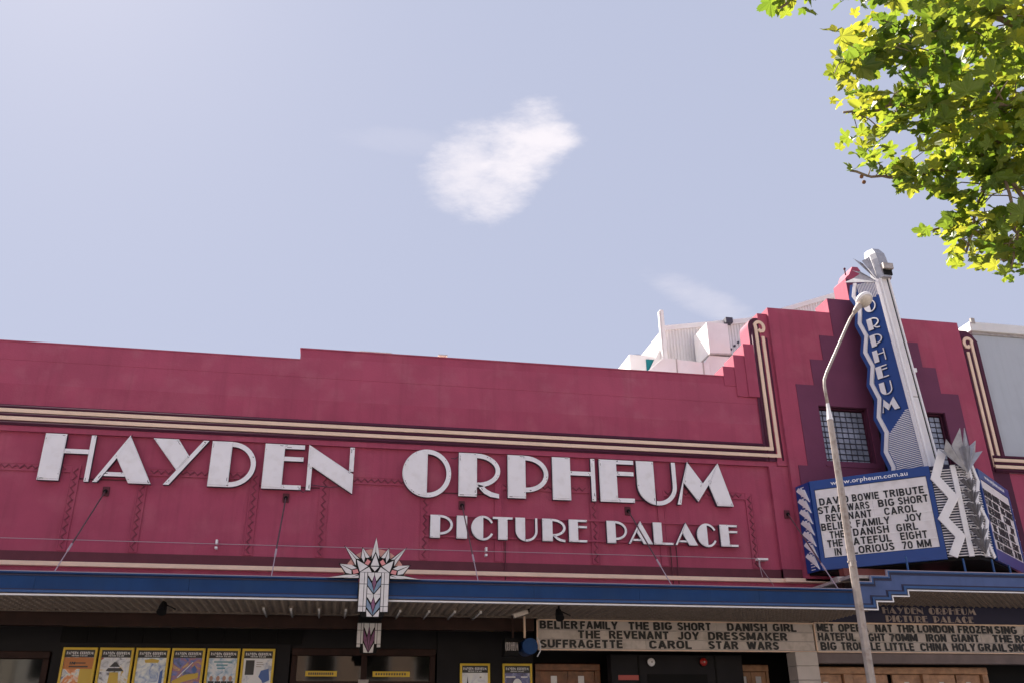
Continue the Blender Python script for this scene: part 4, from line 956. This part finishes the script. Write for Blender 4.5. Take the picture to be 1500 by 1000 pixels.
# yellow paper strips and small notices on the entrance glass
for (x0, x1, z, lab) in ((-.42, .22, 3.045, 'yellow paper strip across the glass left of the entrance lantern'), (.95, 1.72, 3.04, 'yellow paper strip across the glass right of the entrance lantern')):
    t = thing('paper_strip', lab, 'notice', (x0, .09, z), 'yellow paper strips')
    b = MB(); b.box(x0, x1, .085, .095, z - .05, z + .055); b.build('paper', YELLOW, t)
    b = MB()
    for k in range(12):
        a = x0 + .06 + k * (x1 - x0 - .12) / 12; b.box(a, a + .03, .082, .085, z - .02, z + .025)
    b.build('print', INK, t)
t = thing('notice', 'small framed notice at the middle post of the entrance doors', 'notice', (.77, 0, 2.7))
b = MB(); b.box(.66, .87, .015, .035, 2.62, 2.93); b.build('frame', GALV, t)
b = MB(); b.box(.68, .85, .008, .015, 2.64, 2.86); b.build('paper', PW, t)
b = MB(); b.tube([(.765, .008, 2.76), (.765, .004, 2.76)], .05, 14); b.build('round_mark', CYAN, t)

# ================================================================= TIE RODS, WIRE
RN = ['leftmost tie rod, running from below the letter A down to the awning', 'tie rod from below the letter E of HAYDEN down to the awning', 'tie rod crossing the letter I of PICTURE down to the awning',
      'tie rod crossing the letter A of PALACE down to the awning', 'rightmost tie rod slanting down in front of the marquee corner']
for i, (a, bb) in enumerate((((-4.85, 6.65), (-4.70, -3.10, 4.45)), ((-1.13, 6.65), (-1.08, -3.10, 4.45)), ((2.76, 6.63), (2.66, -3.10, 4.45)), ((6.69, 6.64), (6.45, -3.10, 4.45)), ((10.68, 6.68), (9.98, -3.08, 4.45)))):
    t = thing('tie_rod', RN[i], 'tie rod', (a[0], 0, a[1]), 'tie rods holding the awning')
    yw = -.02 if i < 4 else -.12
    p0 = Vector((a[0], yw - .05, a[1])); p1 = Vector(bb); mid = p0.lerp(p1, .70); m2 = p0.lerp(p1, .78)
    b = MB(); b.tube([p0, mid], .016, 6); b.build('rod', ROD, t)
    b = MB(); b.tube([mid, m2], .020, 8); b.build('turnbuckle', WIREM, t)
    b = MB(); b.tube([m2, p1], .010, 6); b.build('lower_rod', WIREM, t)
    b = MB(); b.box(a[0] - .07, a[0] + .07, yw - .02, yw + .02, a[1] - .09, a[1] + .11); b.build('wall_plate', PLINTH, t, bevel=.01)
    b = MB(); b.sphere((a[0], yw - .05, a[1]), .045); b.build('eye', BLACK, t)
w = thing('bird_wire', 'thin steel wire strung along the wall above the awning', 'wire', (0, -.1, 5.6))
b = MB(); b.tube([(XL, -.12, 5.61), (-2.46, -.12, 5.60), (3.31, -.12, 5.60), (9.85, -.12, 5.61)], .007, 5); b.build('wire', WIREM, w)
for x in (-8.2, -2.46, 3.31):
    b = MB(); b.box(x - .02, x + .02, -.14, 0, 5.60, 5.69); b.box(x - .025, x + .025, -.13, 0, 5.50, 5.545); b.build('bracket', WHITE2, w)
b = MB(); b.box(9.76, 10.02, -.16, 0, 5.57, 5.615); b.build('end_bracket', WHITE2, w)
b = MB(); b.tube([(9.80, -.12, 5.45), (9.75, -.3, 5.15)], .006, 5); b.tube([(9.80, -.12, 5.45), (9.98, -.35, 4.95)], .006, 5); b.tube([(9.80, -.14, 5.57), (9.80, -.12, 5.42)], .02, 6); b.build('stay_wires', WIREM, w)

# ================================================================= MARQUEE
mq = thing('marquee_sign', 'blue cornered marquee with two white film-title boards and a silver leaf crest over the awning', 'marquee', (CX, -1.2, 5.3))
def plan(F): return F
pl = [(10.95, -.22), (11.03, -.75), (13.10, -2.40), (CX, -2.72), (mir(13.10), -2.40), (mir(11.03), -.75), (mir(10.95), -.22)]
Fz = Fr((0, 0, 0), (1, 0, 0), (0, 1, 0), (0, 0, 1))
ins = [(x + (CX - x) * .03, y + .05) for x, y in pl]; ins[0] = (10.98, -.21); ins[-1] = (mir(10.98), -.21)
b = MB(); b.prism(Fz, ins, 5.30, 7.34); b.build('core_box', NAVY, mq)
b = MB(); b.prism(Fz, [(x, y + .02) for x, y in ins], 5.22, 5.30); b.build('underside', BLACK, mq)
TXT = [[('DAVID', .16, .82), ('BOWIE', .90, 1.49), ('TRIBUTE', 1.59, 2.45)], [('STAR', .10, .67), ('WARS', .77, 1.25), ('BIG', 1.44, 1.79), ('SHORT', 1.87, 2.50)], [('REVENANT', .25, 1.27), ('CAROL', 1.54, 2.22)],
       [('BELIER', .12, .79), ('FAMILY', .90, 1.62), ('JOY', 1.93, 2.30)], [('THE', .28, .61), ('DANISH', .80, 1.57), ('GIRL', 1.73, 2.18)], [('THE', .20, .54), ('HATEFUL', .62, 1.59), ('EIGHT', 1.78, 2.34)], [('IN', .33, .48), ('GLORIOUS', .58, 1.62), ('70', 1.78, 2.0), ('MM', 2.09, 2.38)]]
def mpanel(A, B):
    A = Vector((*A, 0)); B = Vector((*B, 0)); U = (B - A).normalized(); N = Vector((U.y, -U.x, 0)); Lg = (B - A).length
    F = Fr(A, U, (0, 0, 1), N)
    b = MB(); b.prism(F, rc(0, 5.25, Lg, 7.34), -.04, .03, holes=[rc(.09, 5.52, Lg - .10, 7.12)]); b.build('blue_frame', BLUES, mq, bevel=.006)
    b = MB(); b.rect(F, .10, Lg - .11, 5.53, 7.11, -.04, 0); b.build('light_box', BLACK, mq)
    rowh = .1975
    for r in range(8):
        z0 = 5.535 + r * rowh
        for (a, c_) in ((.10, Lg * .5), (Lg * .5 + .003, Lg - .11)):
            k = MB(); k.rect(F, a, c_ , z0 + .006, z0 + rowh - .004, 0, .010); k.build('opal_panel', BOARDW, mq)
        k = MB(); k.rect(F, .10, Lg - .11, z0 - .004, z0 + .008, 0, .018); k.build('letter_rail', WHITE2, mq)
    for r, line in enumerate(TXT):
        zb = 5.535 + (6 - r) * rowh + .02
        for w_, a, c_ in line: put_word(w_, F, a, c_, zb - .004, .166, .014, BLETTER, mq, key='med', bold=.095)
    put_word('www.orpheum.com.au', F, .48, 2.18, 7.185, .10, .032, PW, mq, key='url', bold=.012)
    return F
FL = mpanel((11.03, -.75), (13.10, -2.40))
FRt = mpanel((mir(13.10), -2.40), (mir(11.03), -.75))
# nose faces: louvres, white posts, zigzag
def nose(A, B, flip):
    A = Vector((*A, 0)); B = Vector((*B, 0)); U = (B - A).normalized(); N = Vector((U.y, -U.x, 0)); Lg = (B - A).length
    F = Fr(A, U, (0, 0, 1), N); K = (lambda u: u) if not flip else (lambda u: Lg - u)
    b = MB()
    for i in range(34): b.rect(F, 0.01, Lg - .01, 5.30 + i * .058, 5.322 + i * .058, -.04, -.012)
    o = b.build('white_louvres', WHITE2, mq); o['kind'] = 'stuff'
    zz = [(.34, 7.66), (.07, 7.03), (.36, 6.55), (.06, 6.12), (.33, 5.70), (.10, 5.29)]
    zz = [(K(u) + (0 if not flip else 0), z) for u, z in zz]
    b = MB(); b.ribbon(F, zz, .092 if not flip else .06, *((.05, .11) if not flip else (.0, .03))); b.build('white_zigzag', WHITE2, mq, bevel=.006)
    b = MB(); b.rect(F, *sorted((K(.425), K(.535))), 5.27, 7.30, -.01, .07); b.build('white_post', WHITE2, mq, bevel=.006)
    b = MB()
    for i in range(12): z = 5.4 + i * .165; b.rect(F, *sorted((K(.57), K(.595))), z, z + .03, -.01, .05); b.rect(F, *sorted((K(.545), K(.63))), z + .05, z + .065, -.01, .04)
    b.build('lamp_sockets', WHITE2, mq)
    return F
FN = nose((13.10, -2.40), (CX, -2.72), False)
FN2 = nose((CX, -2.72), (mir(13.10), -2.40), True)
# folded metal fans
def fan(root, O, U, V, N, spikes, fold=.05, M=SILVER, name='leaf_fan'):
    O, U, V, N = Vector(O), Vector(U), Vector(V), Vector(N)
    for (a0, a1, at, r, rs) in spikes:      # two edges, tip angle, tip radius, side radius
        def P(a, rr, n_): return O + (U * math.sin(R_(a)) + V * math.cos(R_(a))) * rr + N * n_
        k = r / .5
        vs_ = [O, P(a0, rs, 0), P(at, r, fold * k), P(a1, rs, 0), O - N * .012, P(a0, rs, -.012), P(at, r, fold * k - .012), P(a1, rs, -.012)]
        b = MB(); b.add(vs_, [(0, 1, 2), (0, 2, 3), (4, 6, 5), (4, 7, 6), (0, 4, 5, 1), (1, 5, 6, 2), (2, 6, 7, 3), (3, 7, 4, 0)])
        b.build(name, M, root)
Nf = Vector((0, -1, 0))
def plate(root, O, U, V, N, pts, mat_=SILVER, th=.012, name='crest_plate'):
    O, U, V, N = Vector(O), Vector(U), Vector(V), Vector(N)
    P = [O + U * u + V * v + N * n_ for u, v, n_ in pts]; Q = [p - N * th for p in P]; n = len(P)
    b = MB(); b.add(P + Q, [(0, i, i + 1) for i in range(1, n - 1)] + [(n, n + i + 1, n + i) for i in range(1, n - 1)] + [(i, n + i, n + (i + 1) % n, (i + 1) % n) for i in range(n)])
    b.build(name, mat_, root)
for s_ in (-1, 1):
    U = (s_ * .92, .38, 0); V = (0, -.06, 1); N = (s_ * .38, -.92, 0)
    O = (CX, -2.86, 7.08)
    plate(mq, O, U, V, N, [(0, 0, 0), (.56, .55, .12), (.42, .52, .02)])
    plate(mq, O, U, V, N, [(0, 0, 0), (.42, .52, .02), (.36, .76, .12), (.24, .63, .0)])
    plate(mq, O, U, V, N, [(0, 0, 0), (.24, .63, .0), (.02, 1.0, .10), (.0, .66, .02)])
    for k_, (u0, u1, h_) in enumerate(((.010, .05, .62), (.075, .11, .58))):
        plate(mq, O, U, V, N, [(.002, .02, .02), (u1, h_ * .92, .06), (u0, h_, .13)]); 
        plate(mq, O, U, V, N, [(.002, .02, .02), (u0, h_, .13), (u0 - .01, h_ * .92, .06)])
    for i in range(6):
        z = 5.29 + i * .275; k_ = 1.22 if i == 0 else 1.0; O2 = (CX, -2.86, z)
        plate(mq, O2, U, V, N, [(0, 0, 0), (.21 * k_, .25 * k_, .0), (.14 * k_, .275 * k_, .08)], LEAFM, name='leaf_fan')
        plate(mq, O2, U, V, N, [(0, 0, 0), (.14 * k_, .275 * k_, .08), (.07 * k_, .25 * k_, .0)], LEAFM, name='leaf_fan')
        plate(mq, O2, U, V, N, [(0, 0, 0), (.07 * k_, .25 * k_, .0), (0, .28 * k_, .08)], LEAFM, name='leaf_fan')
# leaf strips on the two short side faces
for (A, B, sg) in (((10.95, -.22), (11.03, -.75), 1), ((mir(10.95), -.22), (mir(11.03), -.75), -1)):
    A = Vector((*A, 0)); B = Vector((*B, 0)); U = (B - A).normalized(); N = Vector((U.y, -U.x, 0)) * sg
    F = Fr(A, U, (0, 0, 1), N)
    b = MB(); b.rect(F, 0.02, .53, 5.26, 7.33, .0, .03); b.build('side_panel', BLUES, mq)
    for i in range(7):
        zb = 5.28 + i * .262; k = MB()
        for (ut, zt_) in ((.06, .36), (.16, .33), (.27, .27)):
            k.prism(F, [(.50, zb), (ut, zb + zt_), (ut + .10, zb + zt_ + .06)], .03, .05 + ut * .06)
        k.build('leaf_fan', WHITE2, mq)
    k = MB()
    for i in range(30): k.rect(F, .20, .34, 5.30 + i * .067, 5.318 + i * .067, .03, .04)
    o = k.build('white_louvres', WHITE2, mq); o['kind'] = 'stuff'
# supports under the marquee
b = MB(); b.box(11.2, 13.2, -1.35, -1.15, 5.03, 5.20); b.box(14.0, 18.0, -1.35, -1.15, 5.03, 5.20); b.build('steel_beam', REDB, mq)
b = MB(); b.box(11.5, 11.6, -.9, -.8, 4.72, 5.03); b.box(13.0, 13.1, -.9, -.8, 4.72, 5.03); b.box(15.3, 15.4, -.9, -.8, 4.72, 5.03); b.build('support_leg', REDB, mq)
for (x, y) in ((11.95, -2.6), (13.35, -2.55), (14.05, -2.55), (14.9, -2.0)):
    b = MB(); b.tube([(x, y, 4.70), (x, y, 5.24)], .022, 8); b.build('support_rod', BLUET, mq)
t = thing('light_trough', 'pale box trough lying on the awning below the left marquee board', 'trough', (11.0, -2.4, 4.8))
b = MB(); b.box(10.2, 11.15, -2.75, -2.45, 4.64, 4.76); b.build('box', GALV, t, bevel=.01)
for q_ in ((10.3, 10.36, 4.38), (11.0, 11.06, 4.38)): b = MB(); b.box(q_[0], q_[1], -2.7, -2.5, q_[2], 4.64); b.build('foot', BROWNB, t)

# ================================================================= BLADE SIGN
bl = thing('blade_sign', 'tall blue vertical ORPHEUM sign with white zigzag edge and metal cap on the tower', 'sign', (CX, -1.3, 7.3))
def blade_frame(side):
    sx = 1 if side < 0 else -1
    ox = 13.52 if side < 0 else 13.80
    d = Vector((math.cos(R_(64)) * sx, -math.sin(R_(64)), 0))
    V = Vector((0, .08171206, 1)); O = Vector((ox, -2.42120623, 0)); N = V.cross(d).normalized() * (-1 if side < 0 else 1)
    N = Vector((-abs(N.x) * sx, -abs(N.y), N.z * 0)).normalized()
    return Fr(O, d, V, N)
ZZ = [(-.68, 12.86), (-.80, 12.50), (-.68, 12.18), (-.82, 11.68), (-.72, 11.27), (-.86, 10.84), (-.75, 10.40), (-.89, 9.95), (-.78, 9.50), (-.92, 9.03), (-.81, 8.60), (-.95, 8.12), (-.85, 7.70), (-.97, 7.25)]
for side in (-1, 1):
    F = blade_frame(side)
    outl = [(0, 7.25), (0, 12.70)] + [(u - .14, z + (.02 if i == 0 else 0)) for i, (u, z) in enumerate(ZZ)]
    b = MB(); b.prism(F, outl, -.05, 0); b.build('blue_face', BLUES, bl)
    b = MB(); b.ribbon(F, [(u + .03, z) for u, z in ZZ], .048, .0, .05); b.build('white_zigzag', WHITE2, bl, bevel=.005)
    b = MB(); b.prism(F, [(-.075, 7.25), (.01, 7.25), (.01, 12.70), (-.075, 12.74)], 0, .045); b.build('corner_trim', WHITE2, bl, bevel=.005)
    LT = [('O', -.56, -.23, 11.88), ('R', -.585, -.255, 11.36), ('P', -.61, -.28, 10.89), ('H', -.64, -.31, 10.45), ('E', -.66, -.345, 10.00), ('U', -.67, -.345, 9.55), ('M', -.76, -.28, 9.10)]
    for ch, a, c_, z in LT:
        b = MB()
        if side < 0: deco(b, ch, F, a, c_, z, .325, 0, .045, plate=False, step=.003)
        else:
            F2 = Fr(F.O, -F.U, F.V, F.N); deco(b, ch, F2, -c_, -a, z, .325, 0, .045, plate=False, step=.003)
        b.build('letter', [WHITE2, RETURN, WHITE2], bl, bevel=.003)
    b = MB(); z = 7.3
    def zedge(z):
        for (u0, z0), (u1, z1) in zip(ZZ, ZZ[1:]):
            if z1 <= z <= z0: return u0 + (u1 - u0) * (z0 - z) / (z0 - z1)
        return -.9
    while z < 9.02:
        u0 = zedge(z) + .10
        if z > 8.55: u0 = max(u0, -.72 + (z - 8.55) * 1.15)
        b.rect(F, u0, -.10, z, z + .022, 0, .015); z += .046
    o = b.build('white_louvres', WHITE2, bl); o['kind'] = 'stuff'
    b = MB(); u = -.62
    while u < -.10:
        zt = 12.82 - (u + .68) * .22; b.rect(F, u, u + .020, zt - .42 - (.0 if int(u * 50) % 2 else .05), zt, 0, .02); u += .042
    o = b.build('white_flutes', WHITE2, bl); o['kind'] = 'stuff'
Vb = Vector((0, .08171206, 1))
Fs = Fr((13.66, -2.43, 0), (1, 0, 0), Vb, (0, -1, 0))
b = MB(); b.rect(Fs, -.14, .14, 7.25, 12.75, -.10, .0); b.build('front_strip', GALV, bl)
b = MB()
for i in range(5): b.rect(Fs, -.068 + i * .030, -.055 + i * .030, 9.35, 12.70, 0, .014); b.rect(Fs, -.068 + i * .030, -.055 + i * .030, 7.3, 9.30, 0, .014)
o = b.build('ribbed_sheet', WHITE2, bl); o['kind'] = 'stuff'
b = MB(); b.rect(Fs, -.075, .085, 7.25, 9.31, -.0, .004); b.rect(Fs, -.075, .085, 9.34, 12.72, -.0, .004); b.build('pale_backing', WHITE2, bl)
b = MB(); b.rect(Fs, -.14, -.080, 7.25, 12.72, 0, .05); b.build('corner_trim', WHITE2, bl, bevel=.005)
b = MB(); b.rect(Fs, .115, .155, 7.25, 12.72, 0, .05); b.build('corner_trim', WHITE2, bl, bevel=.005)
b = MB(); b.rect(Fs, .085, .115, 7.25, 12.80, 0, .006); b.build('dark_slot', BLACK, bl)
b = MB(); b.box(13.47, 13.85, -1.25, -.2, 7.2, 12.6); b.build('spine', BLACK, bl)
# cap: faceted hood and folded plates
b = MB()
def ringpts(h, s_, y0): return [(13.68 + x * s_, y0 + y * s_, h) for x, y in ((-.19, -.16), (-.19, -.40), (-.11, -.55), (.15, -.55), (.21, -.42), (.21, -.16))]
R0, R1, R2, R3 = ringpts(12.72, .95, -1.0), ringpts(13.32, 1.02, -.88), ringpts(13.50, .98, -.86), ringpts(13.70, .74, -.86)
vs_ = R0 + R1 + R2 + R3; n = 6; fs = []
for k in range(3):
    for i in range(n): fs.append((k * n + i, k * n + (i + 1) % n, (k + 1) * n + (i + 1) % n, (k + 1) * n + i))
fs.append(tuple(range(3 * n, 4 * n))); fs.append(tuple(reversed(range(n))))
b.add(vs_, fs); b.build('cap_hood', SILVER, bl)
b = MB(); b.box(13.60, 13.88, -1.60, -1.45, 12.93, 13.10); b.build('cap_box', GALV, bl, bevel=.01)
b = MB(); b.box(13.62, 13.86, -1.53, -1.45, 12.78, 12.93); b.build('cap_recess', BLACK, bl)
for side in (-1, 1):
    F = blade_frame(side)
    for j, (p, w0, w1) in enumerate((([(-.03, 12.62), (-.93, 13.00), (-.42, 13.07)], .0, .06), ([(-.03, 12.64), (-.58, 13.20), (-.40, 13.10)], .06, .14), ([(-.03, 12.66), (-.44, 13.50), (-.24, 13.26)], .10, .20), ([(-.02, 12.68), (-.24, 13.34), (-.05, 13.4)], .12, .16))):
        a, c_, d_ = p; k = MB()
        mid = ((c_[0] + d_[0]) / 2, (c_[1] + d_[1]) / 2)
        vs_ = [F.p(*a, .03), F.p(*c_, w1), F.p(*mid, w0), F.p(*d_, w1 * .6), F.p(*a, 0), F.p(*c_, w1 - .02), F.p(*mid, w0 - .02), F.p(*d_, w1 * .6 - .02)]
        k.add(vs_, [(0, 1, 2), (0, 2, 3), (4, 6, 5), (4, 7, 6), (0, 4, 5, 1), (1, 5, 6, 2), (2, 6, 7, 3), (3, 7, 4, 0)]); k.build('cap_plate', SILVER, bl)
b = MB(); b.box(13.80, 13.88, -1.66, -1.58, 10.0, 10.10); b.build('bracket', WHITE2, bl)

# ================================================================= LAMP POST
lp = thing('street_lamp', 'tall pale steel street lamp with a round head in front of the marquee', 'street lamp', (9.12, -5, 0))
b = MB(); b.tube([(9.18, -5, -.12), (9.20, -5, 3.9), (9.23, -5, 7.32)], [.084, .074, .058], 8); b.build('pole', PALEST, lp)
b = MB(); b.tube([(9.23, -5, 7.32), (9.235, -5, 7.55), (9.235, -5, 7.66)], [.062, .036, .032], 8); b.build('taper_collar', WHITE2, lp)
arm = [(9.235, -5, 7.60), (9.23, -5, 8.02), (9.25, -5, 8.16), (9.34, -5, 8.34), (9.98, -5, 9.42), (10.08, -5, 9.58), (10.20, -5, 9.72)]
b = MB(); b.tube(arm, [.031, .030, .030, .030, .028, .028, .028], 8); b.build('arm', PALEST, lp, smooth=True)
for z_, r_ in ((4.60, .080), (3.1, .082)): b = MB(); b.tube([(9.20, -5, z_), (9.20, -5, z_ + .03)], [r_, r_], 10); b.build('pole_band', GALV, lp)
b = MB(); b.box(9.12, 9.16, -5.10, -5.05, 4.52, 4.60); b.build('clip', GALV, lp)
q = Matrix.Rotation(R_(-14), 3, 'Y') @ Matrix.Rotation(R_(-34), 3, 'X')
b = MB(); b.tube([(10.16, -5, 9.68), (10.32, -5, 9.88)], [.04, .07], 10); b.build('neck', PALEST, lp, smooth=True)
b = MB(); b.sphere((10.46, -5, 10.02), .19, .19, .10, 22, 10, q); b.build('lamp_head', WHITE2, lp, smooth=True)
b = MB(); b.sphere((10.465, -5.025, 9.985), .165, .165, .084, 22, 10, q); b.build('lens', mat('lamp_lens', (.62, .54, .47), .3, .2, 9, stain=(.3, .24, .2), stain_amt=.7, stain_scale=8), lp, smooth=True)

# ================================================================= PLANE TREE
tr = thing('plane_tree', 'leafy plane tree reaching in from the upper right over the street', 'tree', (7.4, -15.2, 0))
def leaf_mesh(name, M, seed, bend):
    rnd = random.Random(seed)
    # five lobes with coarse teeth, stalk at the base
    tips = [(-112, .62), (-58, .92), (0, 1.10), (58, .92), (112, .62)]
    pts = [(0, -.12)]
    ang = []
    for i, (a, r) in enumerate(tips):
        r *= rnd.uniform(.9, 1.1)
        ang += [(a - 21, r * .70), (a - 17, r * .78), (a - 11, r * .80), (a - 8, r * .93), (a - 4, r * .88), (a, r), (a + 4, r * .88), (a + 8, r * .93), (a + 11, r * .80), (a + 17, r * .78), (a + 21, r * .70)]
        if i < 4: ang.append(((a + tips[i + 1][0]) / 2, .60 * rnd.uniform(.85, 1.1)))
    for a, r in ang: pts.append((r * math.sin(R_(a)) * .95, r * math.cos(R_(a)) * .95))
    vs_ = [(0, 0, 0)]
    for x, y in pts:
        rr = math.hypot(x, y)
        vs_.append((x * .5, y * .5, .5 * (-bend * rr * rr * .6 + abs(x) * .22 + .05 * math.sin(9 * x + seed) + .04 * math.sin(8 * y + seed * 2))))
    n = len(pts); fs = [(0, i + 1, (i + 1) % n + 1) for i in range(n)]
    b = MB(); b.add(vs_, fs)
    return b.mesh(name, M)
LM = []
for i in range(9):
    M = (LEAF[0], LEAF[1], LEAF[2])[i % 3]
    LM.append(leaf_mesh('leaf', M, i + 1, (.15, .45, .75)[i // 3]))
LMB = leaf_mesh('leaf', LEAFBROWN, 33, .9)
def w_at(px, py, dist): return EYE + (fwd + (px - 750) / 1318.2 * right - (py - 500) / 1318.2 * up).normalized() * dist
def to_px(P):
    d = Vector(P) - EYE; z = d.dot(fwd)
    return (750 + 1318.2 * d.dot(right) / z, 500 - 1318.2 * d.dot(up) / z) if z > 0 else (9999, 9999)
rnd = random.Random(12)
# limbs: from the trunk outside the view, spreading toward the street
trunk = [(7.4, -15.2, -.1), (7.35, -15.2, 1.6), (7.3, -15.25, 3.0), (7.1, -15.35, 4.6), (6.7, -15.4, 6.2)]
b = MB(); b.tube(trunk, [.26, .22, .20, .16, .12], 12); b.build('trunk', BARK, tr, smooth=True)
limbs = [
 [Vector((6.9, -15.4, 5.4)), w_at(1640, 300, 7.6), w_at(1555, 330, 7.2), w_at(1500, 300, 7.0), w_at(1468, 240, 6.9), w_at(1492, 330, 6.9), w_at(1480, 395, 6.8)],
 [Vector((6.9, -15.4, 5.4)), w_at(1640, 180, 7.4), w_at(1545, 170, 7.0), w_at(1455, 150, 6.8), w_at(1370, 150, 6.6), w_at(1300, 158, 6.5), w_at(1235, 165, 6.4)],
 [Vector((6.8, -15.4, 5.9)), w_at(1640, 60, 7.2), w_at(1530, 60, 6.9), w_at(1440, 20, 6.6), w_at(1390, 42, 6.4), w_at(1330, 66, 6.3), w_at(1270, 80, 6.2), w_at(1230, 92, 6.2)],
 [w_at(1545, 170, 7.0), w_at(1490, 195, 7.1), w_at(1450, 215, 7.0), w_at(1400, 245, 6.8), w_at(1345, 258, 6.7), w_at(1290, 262, 6.6), w_at(1245, 250, 6.6)],
 [w_at(1640, 60, 7.2), w_at(1500, 45, 7.4), w_at(1478, 80, 7.5), w_at(1450, 130, 7.5), w_at(1430, 190, 7.4)],
 [w_at(1555, 330, 7.2), w_at(1510, 360, 7.3), w_at(1450, 350, 7.2), w_at(1400, 330, 7.0), w_at(1362, 338, 6.9)],
 [w_at(1455, 215, 7.0), w_at(1440, 270, 7.0), w_at(1428, 310, 7.0), w_at(1415, 370, 6.9)],
 [w_at(1530, 60, 6.9), w_at(1400, -60, 6.4), w_at(1250, -40, 6.1), w_at(1160, -5, 6.0), w_at(1140, 12, 6.0)],
]
for L_ in limbs:
    n = len(L_); r0 = .055 if len(L_) > 6 else .022
    b = MB(); P = []
    for i in range(n - 1):
        for k in range(4):
            q = L_[i].lerp(L_[i + 1], k / 4) + Vector([rnd.uniform(-.02, .02) for _ in range(3)]); P.append(q)
    P.append(L_[-1]); m_ = len(P)
    rad = [.008 + r0 * (1 - i / m_) ** 1.8 * (1.3 if i < m_ * .3 else 1) * .45 for i in range(m_)]
    b.tube(P, rad, 7); b.build('limb', BARK, tr, smooth=True)
nodes = [L_[i].lerp(L_[i + 1], k / 5) for L_ in limbs for i in range(1 if len(L_) > 6 else 0, len(L_) - 1) for k in range(5)]
OUT = [(1108, -60), (1118, 4), (1150, 34), (1188, 26), (1200, -6), (1206, 14), (1240, 36), (1216, 44), (1232, 66), (1209, 100), (1210, 134), (1208, 148), (1226, 168), (1236, 186), (1219, 236), (1242, 262), (1262, 272), (1270, 262),
       (1304, 262), (1314, 290), (1344, 282), (1378, 290), (1396, 290), (1398, 318), (1372, 322), (1344, 336), (1352, 352), (1378, 354), (1384, 404), (1420, 392), (1462, 416), (1500, 412), (1560, 420), (1620, 300), (1620, -60)]
HOLES = [((1290, 108), 9, 6), ((1245, 182), 8, 5), ((1262, 150), 7, 5), ((1412, 268), 10, 6), ((1480, 345), 9, 7), ((1420, 350), 6, 7), ((1350, 35), 8, 5), ((1232, 20), 9, 7), ((1300, 240), 10, 5), ((1316, 209), 17, 9), ((1345, 232), 13, 8), ((1302, 116), 7, 6), ((1474, 290), 24, 15), ((1330, 198), 10, 7), ((1283, 175), 10, 5), ((1362, 316), 18, 10), ((1430, 330), 7, 10), ((1395, 218), 8, 5), ((1200, -4), 9, 12)]
def inside(x, y, poly):
    c = False; j = len(poly) - 1
    for i in range(len(poly)):
        xi, yi = poly[i]; xj, yj = poly[j]
        if (yi > y) != (yj > y) and x < (xj - xi) * (y - yi) / (yj - yi) + xi: c = not c
        j = i
    return c
cand = []; tries = 0
twigs = MB()
while len(cand) < 1900 and tries < 90000:
    tries += 1
    nd = rnd.choice(nodes); r = abs(rnd.gauss(0, .36)) + .05
    dr = Vector((rnd.gauss(0, 1), rnd.gauss(0, 1), rnd.gauss(-.15, .8))).normalized()
    P = nd + dr * r; x, y = to_px(P); size = rnd.choice((.10, .12, .14, .16, .19, .24)) * 1.0
    rp = size * .30 * 1318 / 7
    if x > 1585 or y < -50 or not inside(x, y, OUT) or not inside(x - rp * .7, y, OUT) or not inside(x, y + rp * .8, OUT): continue
    if any(((x - h[0][0]) / (h[1] + rp * .5)) ** 2 + ((y - h[0][1]) / (h[2] + rp * .5)) ** 2 < 1 for h in HOLES): continue
    dens = 1
    if y > 285: dens = .75
    if rnd.random() > dens: continue
    cand.append((P, size, x, y, nd))
    if rnd.random() < .2 and r < .34:
        mid = nd.lerp(P, .55) + Vector((0, 0, .03)); twigs.tube([nd, mid, P], [.005, .004, .0025], 4)
o = twigs.build('twigs', BARK, tr); o['kind'] = 'stuff'
def leaf_rot():
    # blades face up-ish and hang a little, turned any way round the stalk
    return (rnd.gauss(.35, .55), rnd.gauss(0, .55), rnd.uniform(0, 2 * math.pi))
from mathutils import Euler
vis = sorted(cand, key=lambda c: -(c[1] / (c[0] - EYE).length) + (10 if not (0 <= c[2] <= 1500 and 0 <= c[3] <= 1000) else 0))
base = base_of(tr)
for c in vis[:300]:
    me = rnd.choice(LM) if rnd.random() > .03 or c[1] > .17 else LMB
    inst('leaf', me, tr, c[0], base, scale=(c[1], c[1], c[1]), rot=leaf_rot())
acc = {}
def mass(name, items):
    vs_, fs, mi_l = [], [], []
    for P, s_ in items:
        me = rnd.choice(LM); Mx = Euler(leaf_rot()).to_matrix(); o0 = len(vs_)
        for v in me.vertices: vs_.append(tuple(P - base + (Mx @ v.co) * s_))
        k = LEAF.index(me.materials[0])
        for p in me.polygons: fs.append(tuple(o0 + i for i in p.vertices)); mi_l.append(k)
    me = bpy.data.meshes.new(name); me.from_pydata(vs_, [], fs)
    for M in LEAF: me.materials.append(M)
    me.polygons.foreach_set('material_index', mi_l); me.update()
    ob = bpy.data.objects.new(name, me); col.objects.link(ob); ob.parent = tr; ob['kind'] = 'stuff'
mass('foliage', [(c[0], c[1]) for c in vis[300:]])
# rest of the crown, up and to the right of the view
rest = []
while len(rest) < 3200:
    P = Vector((7.0 + rnd.gauss(0, 1.9), -15.6 + rnd.gauss(0, 1.8), 7.2 + rnd.gauss(0, 1.25)))
    x, y = to_px(P)
    if P.z < 4.2 or (-120 < x < 1600 and -90 < y < 1100) or (P - EYE).length < 4.5: continue
    rest.append((P, rnd.uniform(.12, .2)))
mass('crown', rest)
for (px, py, d) in ((1262, 259, 6.55), (1265.5, 267, 6.55)):
    P = w_at(px, py, d); b = MB(); b.sphere(P, .014, n=8, k=6); b.build('seed_ball', SEED, tr, smooth=True)
